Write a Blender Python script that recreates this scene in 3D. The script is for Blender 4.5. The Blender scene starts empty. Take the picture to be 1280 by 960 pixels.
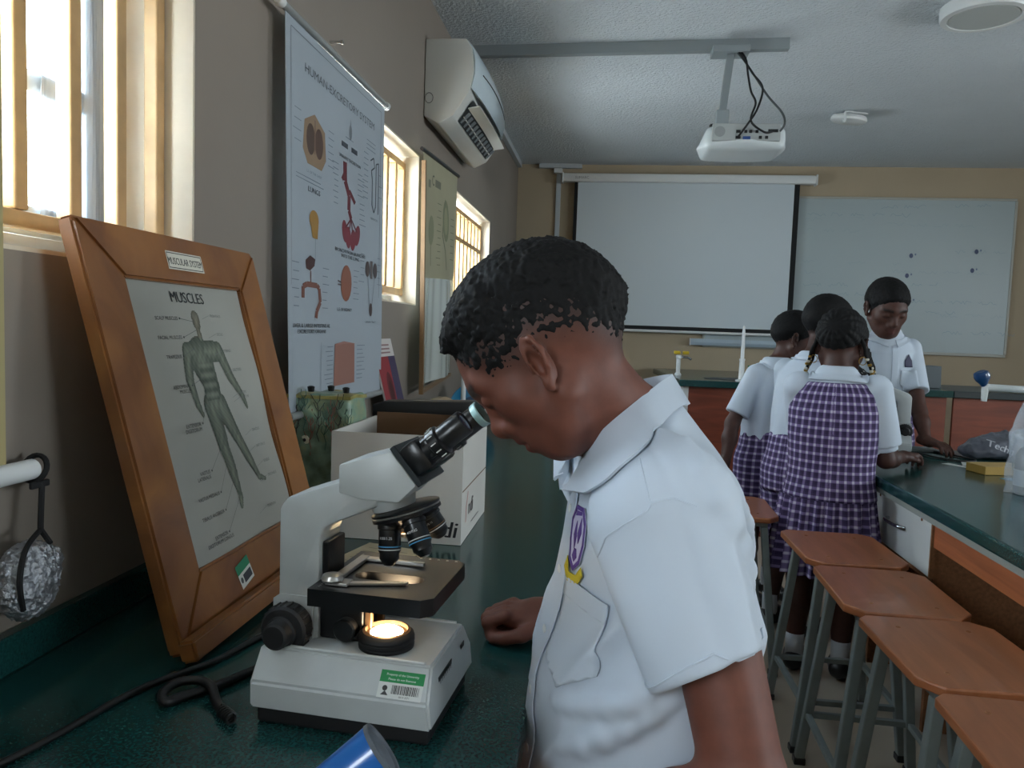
import bpy, bmesh, math, random
import numpy as np
from mathutils import Vector, Matrix
from mathutils.geometry import tessellate_polygon
from math import sin, cos, pi, radians, sqrt, exp, atan2

random.seed(7)
RNG = np.random.default_rng(7)
sc = bpy.context.scene
COL = sc.collection

# ------------------------------------------------------------------ camera
def make_camera():
    yaw, pitch, roll = radians(7.0), radians(-4.1), radians(2.0)
    f = Vector((-sin(yaw) * cos(pitch), cos(yaw) * cos(pitch), sin(pitch)))
    r0 = Vector((cos(yaw), sin(yaw), 0)); u0 = r0.cross(f)
    r = cos(roll) * r0 + sin(roll) * u0
    u = -sin(roll) * r0 + cos(roll) * u0
    cd = bpy.data.cameras.new('camera'); co = bpy.data.objects.new('camera', cd)
    COL.objects.link(co)
    M = Matrix((r, u, -f)).transposed().to_4x4(); M.translation = Vector((0, 0, 1.37))
    co.matrix_world = M
    cd.sensor_width = 36; cd.lens = 27.0; cd.clip_start = 0.02
    sc.camera = co
make_camera()

# ------------------------------------------------------------------ world, light, exposure
SKY_STRENGTH = 14.0
sc.view_settings.view_transform = 'Standard'
sc.view_settings.look = 'None'
sc.view_settings.gamma = 1.0
sc.view_settings.use_curve_mapping = False
sc.view_settings.exposure = 1.35
try:
    sc.cycles.use_denoising = True
    sc.cycles.max_bounces = 10
    sc.cycles.diffuse_bounces = 6
    sc.cycles.sample_clamp_indirect = 6.0
    sc.cycles.caustics_reflective = False
    sc.cycles.caustics_refractive = False
except Exception:
    pass
def make_world():
    w = bpy.data.worlds.new('overcast_sky'); sc.world = w; w.use_nodes = True
    nt = w.node_tree; nt.nodes.clear()
    out = nt.nodes.new('ShaderNodeOutputWorld'); bg = nt.nodes.new('ShaderNodeBackground')
    tc = nt.nodes.new('ShaderNodeTexCoord'); sx = nt.nodes.new('ShaderNodeSeparateXYZ')
    cr = nt.nodes.new('ShaderNodeValToRGB')
    nt.links.new(tc.outputs['Generated'], sx.inputs[0])
    mr = nt.nodes.new('ShaderNodeMapRange'); mr.inputs['From Min'].default_value = -1; mr.inputs['From Max'].default_value = 1
    nt.links.new(sx.outputs['Z'], mr.inputs['Value']); nt.links.new(mr.outputs[0], cr.inputs[0])
    e = cr.color_ramp.elements
    e[0].position = 0.44; e[0].color = (0.88, 0.96, 1.0, 1)
    e[1].position = 0.52; e[1].color = (0.84, 0.94, 1.0, 1)
    e2 = cr.color_ramp.elements.new(1.0); e2.color = (0.66, 0.82, 1.0, 1)
    bg.inputs['Strength'].default_value = SKY_STRENGTH
    nt.links.new(cr.outputs[0], bg.inputs[0]); nt.links.new(bg.outputs[0], out.inputs[0])
make_world()
def portal(loc, rot, sx, sy):
    # sampling portal in a window opening: gives no light itself, only guides the sky light through the window
    l = bpy.data.lights.new('window_portal', 'AREA'); l.shape = 'RECTANGLE'; l.size = sx; l.size_y = sy
    l.cycles.is_portal = True
    o = bpy.data.objects.new('window_portal', l); COL.objects.link(o); o.location = loc; o.rotation_euler = rot

# ------------------------------------------------------------------ materials
def srgb(h):
    h = h.lstrip('#'); c = [int(h[i:i + 2], 16) / 255 for i in (0, 2, 4)]
    return tuple(((x / 12.92) if x <= .04045 else ((x + .055) / 1.055) ** 2.4) for x in c) + (1,)
MATS = {}
def mat(name, col, rough=.5, metal=0., var=None, bump=None, spec=.5, coat=0., emit=None, trans=0., alpha=1., sheen=0., sss=0., stretch=None, attr=None):
    """var=(scale, amount[, detail]) noise tint; bump=(scale, strength, distance)"""
    if name in MATS: return MATS[name]
    m = bpy.data.materials.new(name); m.use_nodes = True; nt = m.node_tree
    b = nt.nodes['Principled BSDF']
    c = srgb(col) if isinstance(col, str) else tuple(col) + (1,)
    b.inputs['Base Color'].default_value = c
    b.inputs['Roughness'].default_value = rough; b.inputs['Metallic'].default_value = metal
    b.inputs['Specular IOR Level'].default_value = spec
    b.inputs['Coat Weight'].default_value = coat
    b.inputs['Transmission Weight'].default_value = trans
    b.inputs['Alpha'].default_value = alpha
    if sheen: b.inputs['Sheen Weight'].default_value = sheen; b.inputs['Sheen Roughness'].default_value = .4
    if sss:
        b.inputs['Subsurface Weight'].default_value = sss; b.inputs['Subsurface Radius'].default_value = (.012, .005, .003); b.inputs['Subsurface Scale'].default_value = .6
    if emit:
        b.inputs['Emission Color'].default_value = emit[0] + (1,); b.inputs['Emission Strength'].default_value = emit[1]
    tc = nt.nodes.new('ShaderNodeTexCoord'); co = tc.outputs['Object']
    if stretch:
        mp = nt.nodes.new('ShaderNodeMapping'); mp.inputs['Scale'].default_value = stretch
        nt.links.new(co, mp.inputs[0]); co = mp.outputs[0]
    src = None
    if attr:
        at = nt.nodes.new('ShaderNodeAttribute'); at.attribute_name = attr; src = at.outputs['Color']
        nt.links.new(src, b.inputs['Base Color'])
    if var:
        n = nt.nodes.new('ShaderNodeTexNoise'); n.inputs['Scale'].default_value = var[0]
        n.inputs['Detail'].default_value = var[2] if len(var) > 2 else 5
        nt.links.new(co, n.inputs['Vector'])
        mx = nt.nodes.new('ShaderNodeMix'); mx.data_type = 'RGBA'; mx.blend_type = 'MULTIPLY'
        mx.inputs[0].default_value = 1
        cr = nt.nodes.new('ShaderNodeValToRGB'); a = var[1]
        cr.color_ramp.elements[0].position = .3; cr.color_ramp.elements[0].color = (1 - a, 1 - a, 1 - a, 1)
        cr.color_ramp.elements[1].position = .7; cr.color_ramp.elements[1].color = (1 + a * .35,) * 3 + (1,)
        nt.links.new(n.outputs['Fac'], cr.inputs[0]); nt.links.new(cr.outputs[0], mx.inputs[7])
        if src: nt.links.new(src, mx.inputs[6])
        else: mx.inputs[6].default_value = c
        nt.links.new(mx.outputs[2], b.inputs['Base Color'])
    if bump:
        n = nt.nodes.new('ShaderNodeTexNoise'); n.inputs['Scale'].default_value = bump[0]; n.inputs['Detail'].default_value = 6
        nt.links.new(co, n.inputs['Vector'])
        bn = nt.nodes.new('ShaderNodeBump'); bn.inputs['Strength'].default_value = bump[1]
        bn.inputs['Distance'].default_value = bump[2] if len(bump) > 2 else .002
        nt.links.new(n.outputs['Fac'], bn.inputs['Height']); nt.links.new(bn.outputs[0], b.inputs['Normal'])
    MATS[name] = m
    return m

def wood(name, c1, c2, scale=(1, 12, 12), rough=.45, coat=.1):
    if name in MATS: return MATS[name]
    m = bpy.data.materials.new(name); m.use_nodes = True; nt = m.node_tree; b = nt.nodes['Principled BSDF']
    tc = nt.nodes.new('ShaderNodeTexCoord'); mp = nt.nodes.new('ShaderNodeMapping'); mp.inputs['Scale'].default_value = scale
    n1 = nt.nodes.new('ShaderNodeTexNoise'); n1.inputs['Scale'].default_value = 2.2; n1.inputs['Detail'].default_value = 8; n1.inputs['Distortion'].default_value = 1.2
    cr = nt.nodes.new('ShaderNodeValToRGB')
    cr.color_ramp.elements[0].position = .35; cr.color_ramp.elements[0].color = srgb(c2)
    cr.color_ramp.elements[1].position = .68; cr.color_ramp.elements[1].color = srgb(c1)
    nt.links.new(tc.outputs['Object'], mp.inputs[0]); nt.links.new(mp.outputs[0], n1.inputs['Vector'])
    nt.links.new(n1.outputs['Fac'], cr.inputs[0]); nt.links.new(cr.outputs[0], b.inputs['Base Color'])
    bn = nt.nodes.new('ShaderNodeBump'); bn.inputs['Strength'].default_value = .08; bn.inputs['Distance'].default_value = .001
    nt.links.new(n1.outputs['Fac'], bn.inputs['Height']); nt.links.new(bn.outputs[0], b.inputs['Normal'])
    b.inputs['Roughness'].default_value = rough; b.inputs['Coat Weight'].default_value = coat
    MATS[name] = m
    return m

def glass_mat(name, col=(.9, .95, .95), rough=.05, trans=.85):
    """cheap thin-sheet glass: transparent mixed with gloss by fresnel"""
    if name in MATS: return MATS[name]
    m = bpy.data.materials.new(name); m.use_nodes = True; nt = m.node_tree; nt.nodes.clear()
    out = nt.nodes.new('ShaderNodeOutputMaterial'); t = nt.nodes.new('ShaderNodeBsdfTransparent'); t.inputs[0].default_value = col + (1,)
    g = nt.nodes.new('ShaderNodeBsdfPrincipled'); g.inputs['Base Color'].default_value = col + (1,); g.inputs['Roughness'].default_value = rough
    mx = nt.nodes.new('ShaderNodeMixShader'); mx.inputs[0].default_value = 1 - trans
    nt.links.new(t.outputs[0], mx.inputs[1]); nt.links.new(g.outputs[0], mx.inputs[2]); nt.links.new(mx.outputs[0], out.inputs[0])
    MATS[name] = m
    return m

# ------------------------------------------------------------------ object bookkeeping
def tag(o, label=None, cat=None, group=None, kind=None):
    if label: o['label'] = label
    if cat: o['category'] = cat
    if group: o['group'] = group
    if kind: o['kind'] = kind
    return o
def thing(name, label, cat, loc=(0, 0, 0), rz=0., group=None):
    o = bpy.data.objects.new(name, None); COL.objects.link(o)
    o.location = loc; o.rotation_euler = (0, 0, rz); o.empty_display_size = .05
    return tag(o, label, cat, group)
def link(name, me, m=None, parent=None, smooth=False, rel=None):
    """link a mesh as an object; rel = world point to subtract (parent empty's base) for meshes made in world space"""
    if rel is not None:
        me.transform(Matrix.Translation(-Vector(rel)))
    o = bpy.data.objects.new(name, me); COL.objects.link(o)
    if m is not None and len(me.materials) == 0: me.materials.append(m)
    if parent is not None: o.parent = parent
    if smooth: me.polygons.foreach_set('use_smooth', [True] * len(me.polygons))
    return o
def copy_tree(o, parent=None):
    c = o.copy(); COL.objects.link(c); c.parent = parent
    for ch in list(o.children): copy_tree(ch, c)
    return c

# ------------------------------------------------------------------ mesh building
class MB:
    """collects shapes of ONE part in a bmesh"""
    def __init__(s): s.bm = bmesh.new()
    def _add(s, verts, faces):
        vs = [s.bm.verts.new(v) for v in verts]
        fs = []
        for f in faces:
            try: fs.append(s.bm.faces.new([vs[i] for i in f]))
            except ValueError: pass
        return vs, fs
    def box(s, c, d, bev=0., M=None, seg=2):
        x, y, z = [k / 2 for k in d]
        v = [(-x, -y, -z), (x, -y, -z), (x, y, -z), (-x, y, -z), (-x, -y, z), (x, -y, z), (x, y, z), (-x, y, z)]
        f = [(3, 2, 1, 0), (4, 5, 6, 7), (0, 1, 5, 4), (1, 2, 6, 5), (2, 3, 7, 6), (3, 0, 4, 7)]
        vs, fs = s._add(v, f)
        if bev:
            es = list({e for q in fs for e in q.edges})
            r = bmesh.ops.bevel(s.bm, geom=es, offset=bev, segments=seg, affect='EDGES', profile=.5)
            vs = list({v for q in r['faces'] for v in q.verts} | {v for v in vs if v.is_valid})
        T = Matrix.Translation(Vector(c)) @ (M.to_4x4() if M is not None else Matrix.Identity(4))
        bmesh.ops.transform(s.bm, matrix=T, verts=vs)
        return s
    def bx(s, x0, x1, y0, y1, z0, z1, bev=0., seg=2):
        return s.box(((x0 + x1) / 2, (y0 + y1) / 2, (z0 + z1) / 2), (x1 - x0, y1 - y0, z1 - z0), bev, seg=seg)
    def prism(s, pts, h0, h1, axis='z', bev=0.):
        """polygon pts (2D) extruded along an axis: z->(x,y), y->(x,z), x->(y,z)"""
        def P(p, h): return (p[0], p[1], h) if axis == 'z' else ((p[0], h, p[1]) if axis == 'y' else (h, p[0], p[1]))
        n = len(pts); v = [P(p, h0) for p in pts] + [P(p, h1) for p in pts]
        f = [tuple(range(n - 1, -1, -1)), tuple(range(n, 2 * n))] + [(i, (i + 1) % n, n + (i + 1) % n, n + i) for i in range(n)]
        vs, fs = s._add(v, f)
        bmesh.ops.recalc_face_normals(s.bm, faces=fs)
        if bev:
            es = list({e for q in fs for e in q.edges})
            bmesh.ops.bevel(s.bm, geom=es, offset=bev, segments=2, affect='EDGES', profile=.5)
        return s
    def hexa(s, v8):
        vs, fs = s._add(v8, [(3, 2, 1, 0), (4, 5, 6, 7), (0, 1, 5, 4), (1, 2, 6, 5), (2, 3, 7, 6), (3, 0, 4, 7)])
        bmesh.ops.recalc_face_normals(s.bm, faces=fs); return s
    def bar(s, a, b, w, h=None, up=(0, 0, 1), bev=0.):
        a, b = Vector(a), Vector(b); d = b - a; L = d.length; z = d.normalized(); h = h or w
        u = Vector(up)
        if abs(u.dot(z)) > .98: u = Vector((1, 0, 0))
        x = u.cross(z).normalized(); y = z.cross(x)
        return s.box((a + b) / 2, (w, h, L), bev, Matrix((x, y, z)).transposed())
    def tube(s, path, r, n=10, cap=True, closed=False):
        path = [Vector(p) for p in path]; N = len(path)
        rs = [r] * N if not hasattr(r, '__len__') else r
        rings = []; prev = None
        for i, p in enumerate(path):
            t = (path[(i + 1) % N] - path[i - 1]) if closed else (path[min(i + 1, N - 1)] - path[max(i - 1, 0)])
            t.normalize()
            if prev is None:
                u = Vector((0, 0, 1)) if abs(t.z) < .9 else Vector((1, 0, 0)); x = u.cross(t).normalized()
            else:
                x = (prev - t * prev.dot(t)).normalized()
            prev = x; y = t.cross(x)
            rings.append([s.bm.verts.new(p + rs[i] * (cos(2 * pi * k / n) * x + sin(2 * pi * k / n) * y)) for k in range(n)])
        for i in range(N if closed else N - 1):
            A, B = rings[i], rings[(i + 1) % N]
            for k in range(n): s.bm.faces.new((A[k], A[(k + 1) % n], B[(k + 1) % n], B[k]))
        if cap and not closed:
            s.bm.faces.new(rings[0][::-1]); s.bm.faces.new(rings[-1])
        return s
    def lathe(s, prof, n=24, c=(0, 0, 0), axis=(0, 0, 1)):
        """prof: list of (radius, height)"""
        z = Vector(axis).normalized(); u = Vector((0, 0, 1)) if abs(z.z) < .9 else Vector((1, 0, 0))
        x = u.cross(z).normalized(); y = z.cross(x); c = Vector(c); rings = []
        for r, h in prof:
            if r < 1e-6: rings.append([s.bm.verts.new(c + z * h)])
            else: rings.append([s.bm.verts.new(c + z * h + r * (cos(2 * pi * k / n) * x + sin(2 * pi * k / n) * y)) for k in range(n)])
        for A, B in zip(rings, rings[1:]):
            for k in range(n):
                q = [A[k % len(A)], A[(k + 1) % n % len(A)], B[(k + 1) % n % len(B)], B[k % len(B)]]
                q = list(dict.fromkeys(q))
                if len(q) > 2:
                    try: s.bm.faces.new(q)
                    except ValueError: pass
        closed = abs(prof[0][0] - prof[-1][0]) < 1e-9 and abs(prof[0][1] - prof[-1][1]) < 1e-9
        for R, fl in (() if closed else ((rings[0], True), (rings[-1], False))):
            if len(R) > 2: s.bm.faces.new(R[::-1] if fl else R)
        return s
    def grid(s, fn, nu, nv, thick=0., closed_u=False):
        """surface fn(u,v) u,v in 0..1"""
        vs = [[s.bm.verts.new(fn(i / nu, j / nv)) for j in range(nv + 1)] for i in range(nu if closed_u else nu + 1)]
        fs = []
        for i in range(nu):
            for j in range(nv):
                A, B = vs[i], vs[(i + 1) % len(vs)]
                try: fs.append(s.bm.faces.new((A[j], B[j], B[j + 1], A[j + 1])))
                except ValueError: pass
        if thick:
            bmesh.ops.recalc_face_normals(s.bm, faces=fs)
            bmesh.ops.solidify(s.bm, geom=fs, thickness=thick)
        return s
    def xf(s, M): bmesh.ops.transform(s.bm, matrix=M, verts=s.bm.verts); return s
    def build(s, name, m, parent=None, smooth=False, rel=None, auto=False):
        if not auto: bmesh.ops.recalc_face_normals(s.bm, faces=s.bm.faces)
        me = bpy.data.meshes.new(name); s.bm.to_mesh(me); s.bm.free()
        o = link(name, me, m, parent, False, rel)
        if smooth:
            me.polygons.foreach_set('use_smooth', [True] * len(me.polygons))
            try: me.set_sharp_from_angle(angle=radians(38 if smooth is True else smooth))
            except Exception: pass
        return o

def struct(name, mb, m, parent=None, **k):
    o = mb.build(name, m, parent, **k)
    if parent is None: o['kind'] = 'structure'
    return o

# ------------------------------------------------------------------ flat print on charts, signs, labels
_txt_cache = {}
def text_tris(body, bold=False):
    if body in _txt_cache: return _txt_cache[body]
    cu = bpy.data.curves.new('t', 'FONT'); cu.body = body; cu.size = 1.0; cu.resolution_u = 2
    ob = bpy.data.objects.new('t', cu); COL.objects.link(ob)
    bpy.context.view_layer.update()
    dg = bpy.context.evaluated_depsgraph_get(); ev = ob.evaluated_get(dg); me = ev.to_mesh()
    me.calc_loop_triangles()
    v = [(p.co.x, p.co.y) for p in me.vertices]; t = [tuple(q.vertices) for q in me.loop_triangles]
    ev.to_mesh_clear(); bpy.data.objects.remove(ob); bpy.data.curves.remove(cu)
    _txt_cache[body] = (v, t); return v, t
class Art:
    """flat printed marks laid on a plane; colours are the print's own"""
    def __init__(s): s.v = []; s.t = []; s.c = []; s.k = 0
    def _push(s, pts, tris, col):
        b = len(s.v); s.k += 1; h = s.k * 6e-6
        s.v += [(p[0], p[1], h) for p in pts]; s.t += [(a + b, c + b, d + b) for a, c, d in tris]
        cc = srgb(col) if isinstance(col, str) else col
        s.c += [cc] * len(pts)
    def poly(s, pts, col):
        tr = tessellate_polygon([[Vector((p[0], p[1], 0)) for p in pts]]); s._push(pts, tr, col); return s
    def ell(s, x, y, rx, ry, col, rot=0, n=18):
        c, d = cos(rot), sin(rot)
        return s.poly([(x + rx * cos(2 * pi * k / n) * c - ry * sin(2 * pi * k / n) * d, y + rx * cos(2 * pi * k / n) * d + ry * sin(2 * pi * k / n) * c) for k in range(n)], col)
    def rect(s, x0, y0, x1, y1, col): return s.poly([(x0, y0), (x1, y0), (x1, y1), (x0, y1)], col)
    def line(s, a, b, w, col):
        dx, dy = b[0] - a[0], b[1] - a[1]; L = math.hypot(dx, dy) or 1; nx, ny = -dy / L * w / 2, dx / L * w / 2
        s._push([(a[0] + nx, a[1] + ny), (a[0] - nx, a[1] - ny), (b[0] - nx, b[1] - ny), (b[0] + nx, b[1] + ny)], [(0, 1, 2), (0, 2, 3)], col); return s
    def path(s, pts, w, col, w2=None):
        n = len(pts)
        for i, (a, b) in enumerate(zip(pts, pts[1:])): s.line(a, b, w if w2 is None else w + (w2 - w) * i / (n - 1), col)
        return s
    def text(s, body, x, y, size, col, align='l', rot=0, sx=1., bold=False):
        v, t = text_tris(body, bold)
        if not v: return s
        w = max(p[0] for p in v); off = {'l': 0, 'c': -w / 2, 'r': -w}[align]; c, d = cos(rot), sin(rot)
        pts = [((p[0] + off) * size * sx, p[1] * size) for p in v]
        for ox in ((0,) if not bold else (-.018 * size, .018 * size)): s._push([(x + ox + p[0] * c - p[1] * d, y + p[0] * d + p[1] * c) for p in pts], t, col)
        return s
    def build(s, name, parent, O, U, V, N=None, lift=.0006, rel=None, warp=None, rough=.6):
        O, U, V = Vector(O), Vector(U), Vector(V); N = Vector(N) if N is not None else U.cross(V).normalized()
        vs = [O + U * p[0] + V * p[1] + N * (lift + p[2] + (warp(p[0], p[1]) if warp else 0)) for p in s.v]
        me = bpy.data.meshes.new(name); me.from_pydata(vs, [], s.t)
        ca = me.color_attributes.new('ink', 'FLOAT_COLOR', 'POINT')
        ca.data.foreach_set('color', np.array(s.c, dtype=np.float32).ravel())
        o = link(name, me, mat('printed_ink_%.1f' % rough, '#ffffff', rough, attr='ink'), parent, rel=rel)
        o['kind'] = 'stuff'      # ink marks too fine to pick apart
        return o

# ------------------------------------------------------------------ signed distance modelling (organic shapes)
f32 = np.float32
def A3(v): return np.asarray(v, dtype=f32)
def smin(a, b, k):
    h = np.clip(.5 + .5 * (b - a) / k, 0, 1); return b + (a - b) * h - k * h * (1 - h)
def smax(a, b, k): return -smin(-a, -b, k)
def sph(P, c, r): return np.sqrt(((P - A3(c)) ** 2).sum(1)) - f32(r)
def ell(P, c, r, R=None):
    q = P - A3(c)
    if R is not None: q = q @ A3(R)
    r = A3(r); k0 = np.sqrt(((q / r) ** 2).sum(1)) + 1e-9; k1 = np.sqrt(((q / (r * r)) ** 2).sum(1)) + 1e-9
    return k0 * (k0 - 1) / k1
def cap(P, a, b, ra, rb=None):
    a, b = A3(a), A3(b); rb = ra if rb is None else rb
    ba = b - a; pa = P - a; t = np.clip((pa @ ba) / max(float(ba @ ba), 1e-12), 0, 1)
    return np.sqrt(((pa - t[:, None] * ba) ** 2).sum(1)) - (ra + (rb - ra) * t).astype(f32)
def rbox(P, c, hd, r, R=None):
    q = P - A3(c)
    if R is not None: q = q @ A3(R)
    q = np.abs(q) - (A3(hd) - r)
    return np.sqrt((np.maximum(q, 0) ** 2).sum(1)) + np.minimum(q.max(1), 0) - r
def _hash(i, j, k):
    x = np.sin(i * 127.1 + j * 311.7 + k * 74.7) * 43758.5453
    return x - np.floor(x)
def vnoise(P, s):
    q = P * s; i = np.floor(q); f = q - i; f = f * f * (3 - 2 * f); i = i.astype(np.float64); r = 0
    for dx in (0, 1):
        for dy in (0, 1):
            for dz in (0, 1):
                w = (f[:, 0] if dx else 1 - f[:, 0]) * (f[:, 1] if dy else 1 - f[:, 1]) * (f[:, 2] if dz else 1 - f[:, 2])
                r = r + w * _hash(i[:, 0] + dx, i[:, 1] + dy, i[:, 2] + dz)
    return (r * 2 - 1).astype(f32)
def sd_mesh(name, f, lo, hi, h, B=12, lip=1.25):
    """sparse surface nets + Newton projection onto f = 0"""
    lo = np.asarray(lo, float); hi = np.asarray(hi, float)
    nb = np.ceil((hi - lo) / (h * B)).astype(int)
    g = np.stack(np.meshgrid(*[np.arange(n) for n in nb], indexing='ij'), -1).reshape(-1, 3)
    cen = (lo + (g + .5) * B * h).astype(f32)
    d = f(cen); act = g[np.abs(d) < lip * h * B * .87]
    G = nb * B + 3
    loc = np.stack(np.meshgrid(*[np.arange(B + 1)] * 3, indexing='ij'), -1).reshape(-1, 3)
    V, CID, EDG = [], [], []
    def cid(c): return ((c[..., 0] + 1) * G[1] + c[..., 1] + 1) * G[2] + c[..., 2] + 1
    for s0 in range(0, len(act), 60):
        a = act[s0:s0 + 60]; gi = a[:, None, :] * B + loc[None]
        D = f((lo + gi.reshape(-1, 3) * h).astype(f32)).reshape(len(a), B + 1, B + 1, B + 1)
        S = D < 0; D = np.where(np.abs(D) < 1e-9, 1e-9, D)
        cs = [(S[:, x:x + B, y:y + B, z:z + B], D[:, x:x + B, y:y + B, z:z + B], (x, y, z)) for x in (0, 1) for y in (0, 1) for z in (0, 1)]
        cnt = sum(c[0].astype(np.int8) for c in cs); mix = (cnt > 0) & (cnt < 8)
        idx = np.argwhere(mix)
        if len(idx):
            vals = {c[2]: c[1][mix] for c in cs}
            acc = np.zeros((len(idx), 3)); n = np.zeros(len(idx))
            for ax in range(3):
                for o in ((0, 0), (0, 1), (1, 0), (1, 1)):
                    p0 = list(o); p0.insert(ax, 0); p1 = list(o); p1.insert(ax, 1)
                    v0, v1 = vals[tuple(p0)], vals[tuple(p1)]; m = (v0 < 0) != (v1 < 0)
                    t = np.where(m, v0 / np.where(m, v0 - v1, 1), 0)
                    pt = np.tile(np.array(p0, float), (len(idx), 1)); pt[:, ax] = t
                    acc[m] += pt[m]; n[m] += 1
            cell = a[idx[:, 0]] * B + idx[:, 1:]
            V.append(lo + (cell + acc / n[:, None]) * h); CID.append(cid(cell))
        for ax in range(3):
            s0_ = [slice(0, B)] * 3; s1 = [slice(0, B)] * 3; s1[ax] = slice(1, B + 1)
            A_, B_ = S[(slice(None),) + tuple(s0_)], S[(slice(None),) + tuple(s1)]
            e = np.argwhere(A_ != B_)
            if len(e):
                fl = A_[e[:, 0], e[:, 1], e[:, 2], e[:, 3]]
                EDG.append((ax, a[e[:, 0]] * B + e[:, 1:], fl))
    V = np.concatenate(V); CID = np.concatenate(CID); o = np.argsort(CID); CS = CID[o]
    Q = []
    for ax, c, fl in EDG:
        b, e = (ax + 1) % 3, (ax + 2) % 3; ids = []; ok = np.ones(len(c), bool)
        for db, de in ((-1, -1), (0, -1), (0, 0), (-1, 0)):
            cc = c.copy(); cc[:, b] += db; cc[:, e] += de; k = cid(cc)
            j = np.clip(np.searchsorted(CS, k), 0, len(CS) - 1); ok &= CS[j] == k; ids.append(o[j])
        q = np.stack(ids, 1); q[~fl] = q[~fl][:, ::-1]; Q.append(q[ok])
    Q = np.concatenate(Q); V = V.astype(f32)
    for it in range(2):
        e = f32(h * .35); d = f(V); gr = np.stack([(f(V + A3(v) * e) - f(V - A3(v) * e)) / (2 * e) for v in np.eye(3)], 1)
        g2 = (gr ** 2).sum(1) + 1e-6; st = np.clip(d / g2, -h, h)
        V = V - st[:, None] * gr * f32(.8)
    return np_mesh(name, V, Q)
def np_mesh(name, V, Q):
    me = bpy.data.meshes.new(name); k = Q.shape[1]
    me.vertices.add(len(V)); me.vertices.foreach_set('co', np.ascontiguousarray(V, dtype=f32).ravel())
    me.loops.add(Q.size); me.loops.foreach_set('vertex_index', np.ascontiguousarray(Q, dtype=np.int32).ravel())
    me.polygons.add(len(Q)); me.polygons.foreach_set('loop_start', np.arange(0, Q.size, k, dtype=np.int32))
    me.polygons.foreach_set('use_smooth', np.ones(len(Q), bool))
    me.update(calc_edges=True); me.validate()
    return me
def verts_of(me):
    a = np.empty(len(me.vertices) * 3, f32); me.vertices.foreach_get('co', a); return a.reshape(-1, 3)
def set_attr(me, name, vals):
    a = me.attributes.new(name, 'FLOAT', 'POINT'); a.data.foreach_set('value', np.ascontiguousarray(vals, dtype=f32))
def set_color(me, name, cols):
    a = me.color_attributes.new(name, 'FLOAT_COLOR', 'POINT'); a.data.foreach_set('color', np.ascontiguousarray(cols, dtype=f32).ravel())
def unit(v): v = np.asarray(v, float); return v / np.linalg.norm(v)
def march(sdf, pts, dirv, off):
    P = np.asarray(pts, f32); d_ = unit(dirv)
    for _ in range(60): P = P + (d_ * np.clip(sdf(P) - off, -.02, .03)[:, None] * .7).astype(f32)
    return P
# ================================================================== THE ROOM
XL, XR, YN, YB, ZC = -.77, 4.6, -3.2, 6.2, 2.685
FZ = .16     # floor level
WT = .22
SILL, HEAD = 1.45, 2.04
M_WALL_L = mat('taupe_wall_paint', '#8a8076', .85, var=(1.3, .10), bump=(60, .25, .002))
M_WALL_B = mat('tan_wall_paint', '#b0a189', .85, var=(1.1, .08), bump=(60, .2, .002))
M_REVEAL = mat('window_reveal_plaster', '#d6cbb8', .8, var=(9, .12), bump=(50, .3, .003))
M_CEIL = mat('stippled_white_ceiling', '#d4dbe0', .9, var=(1.2, .06), bump=(75, 1., .016))
M_FLOOR = mat('beige_floor_tile', '#b3a896', .35, var=(3, .15))
M_ALU = mat('window_aluminium', '#b9bdbd', .4, .6)
M_CREAM = mat('cream_grille_paint', '#bd9868', .5, var=(14, .25), bump=(40, .15, .001))
M_PANE = glass_mat('window_glass', (.97, .99, 1.0), .05, .92)
M_NET = glass_mat('insect_netting', (.62, .66, .70), .9, .55)

def wall_with_openings(name, axis, at0, at1, lo, hi, z0, z1, ops, m):
    """boxes around rectangular openings ops=[(a0,a1,zb,zt)] sorted; axis 'x': wall plane normal x, runs along y"""
    mb = MB()
    def put(a0, a1, b0, b1):
        if a1 - a0 < 1e-5 or b1 - b0 < 1e-5: return
        if axis == 'x': mb.bx(at0, at1, a0, a1, b0, b1)
        else: mb.bx(a0, a1, at0, at1, b0, b1)
    cur = lo
    for a0, a1, zb, zt in ops:
        put(cur, a0, z0, z1); put(a0, a1, z0, zb); put(a0, a1, zt, z1); cur = a1
    put(cur, hi, z0, z1)
    return struct(name, mb, m)
WIN_L = [(-1.75, -.45), (.12, 1.357), (1.85, 3.02), (3.68, 4.85)]
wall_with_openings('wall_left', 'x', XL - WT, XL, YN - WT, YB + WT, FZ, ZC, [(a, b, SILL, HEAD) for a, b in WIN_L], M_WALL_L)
WIN_R = [(-1.4, .2), (2.2, 3.2)]
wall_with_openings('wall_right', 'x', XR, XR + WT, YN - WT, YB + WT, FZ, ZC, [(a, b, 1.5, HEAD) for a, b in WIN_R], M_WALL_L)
WIN_N = []
wall_with_openings('wall_near', 'y', YN - WT, YN, XL, XR, FZ, ZC, [(a, b, 1.0, HEAD) for a, b in WIN_N], M_WALL_B)
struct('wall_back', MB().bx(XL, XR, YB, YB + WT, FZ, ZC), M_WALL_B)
struct('floor', MB().bx(XL - WT, XR + WT, YN - WT, YB + WT, FZ - .1, FZ), M_FLOOR)
struct('ceiling', MB().bx(XL - WT, XR + WT, YN - WT, YB + WT, ZC, ZC + .12), M_CEIL)
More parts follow.
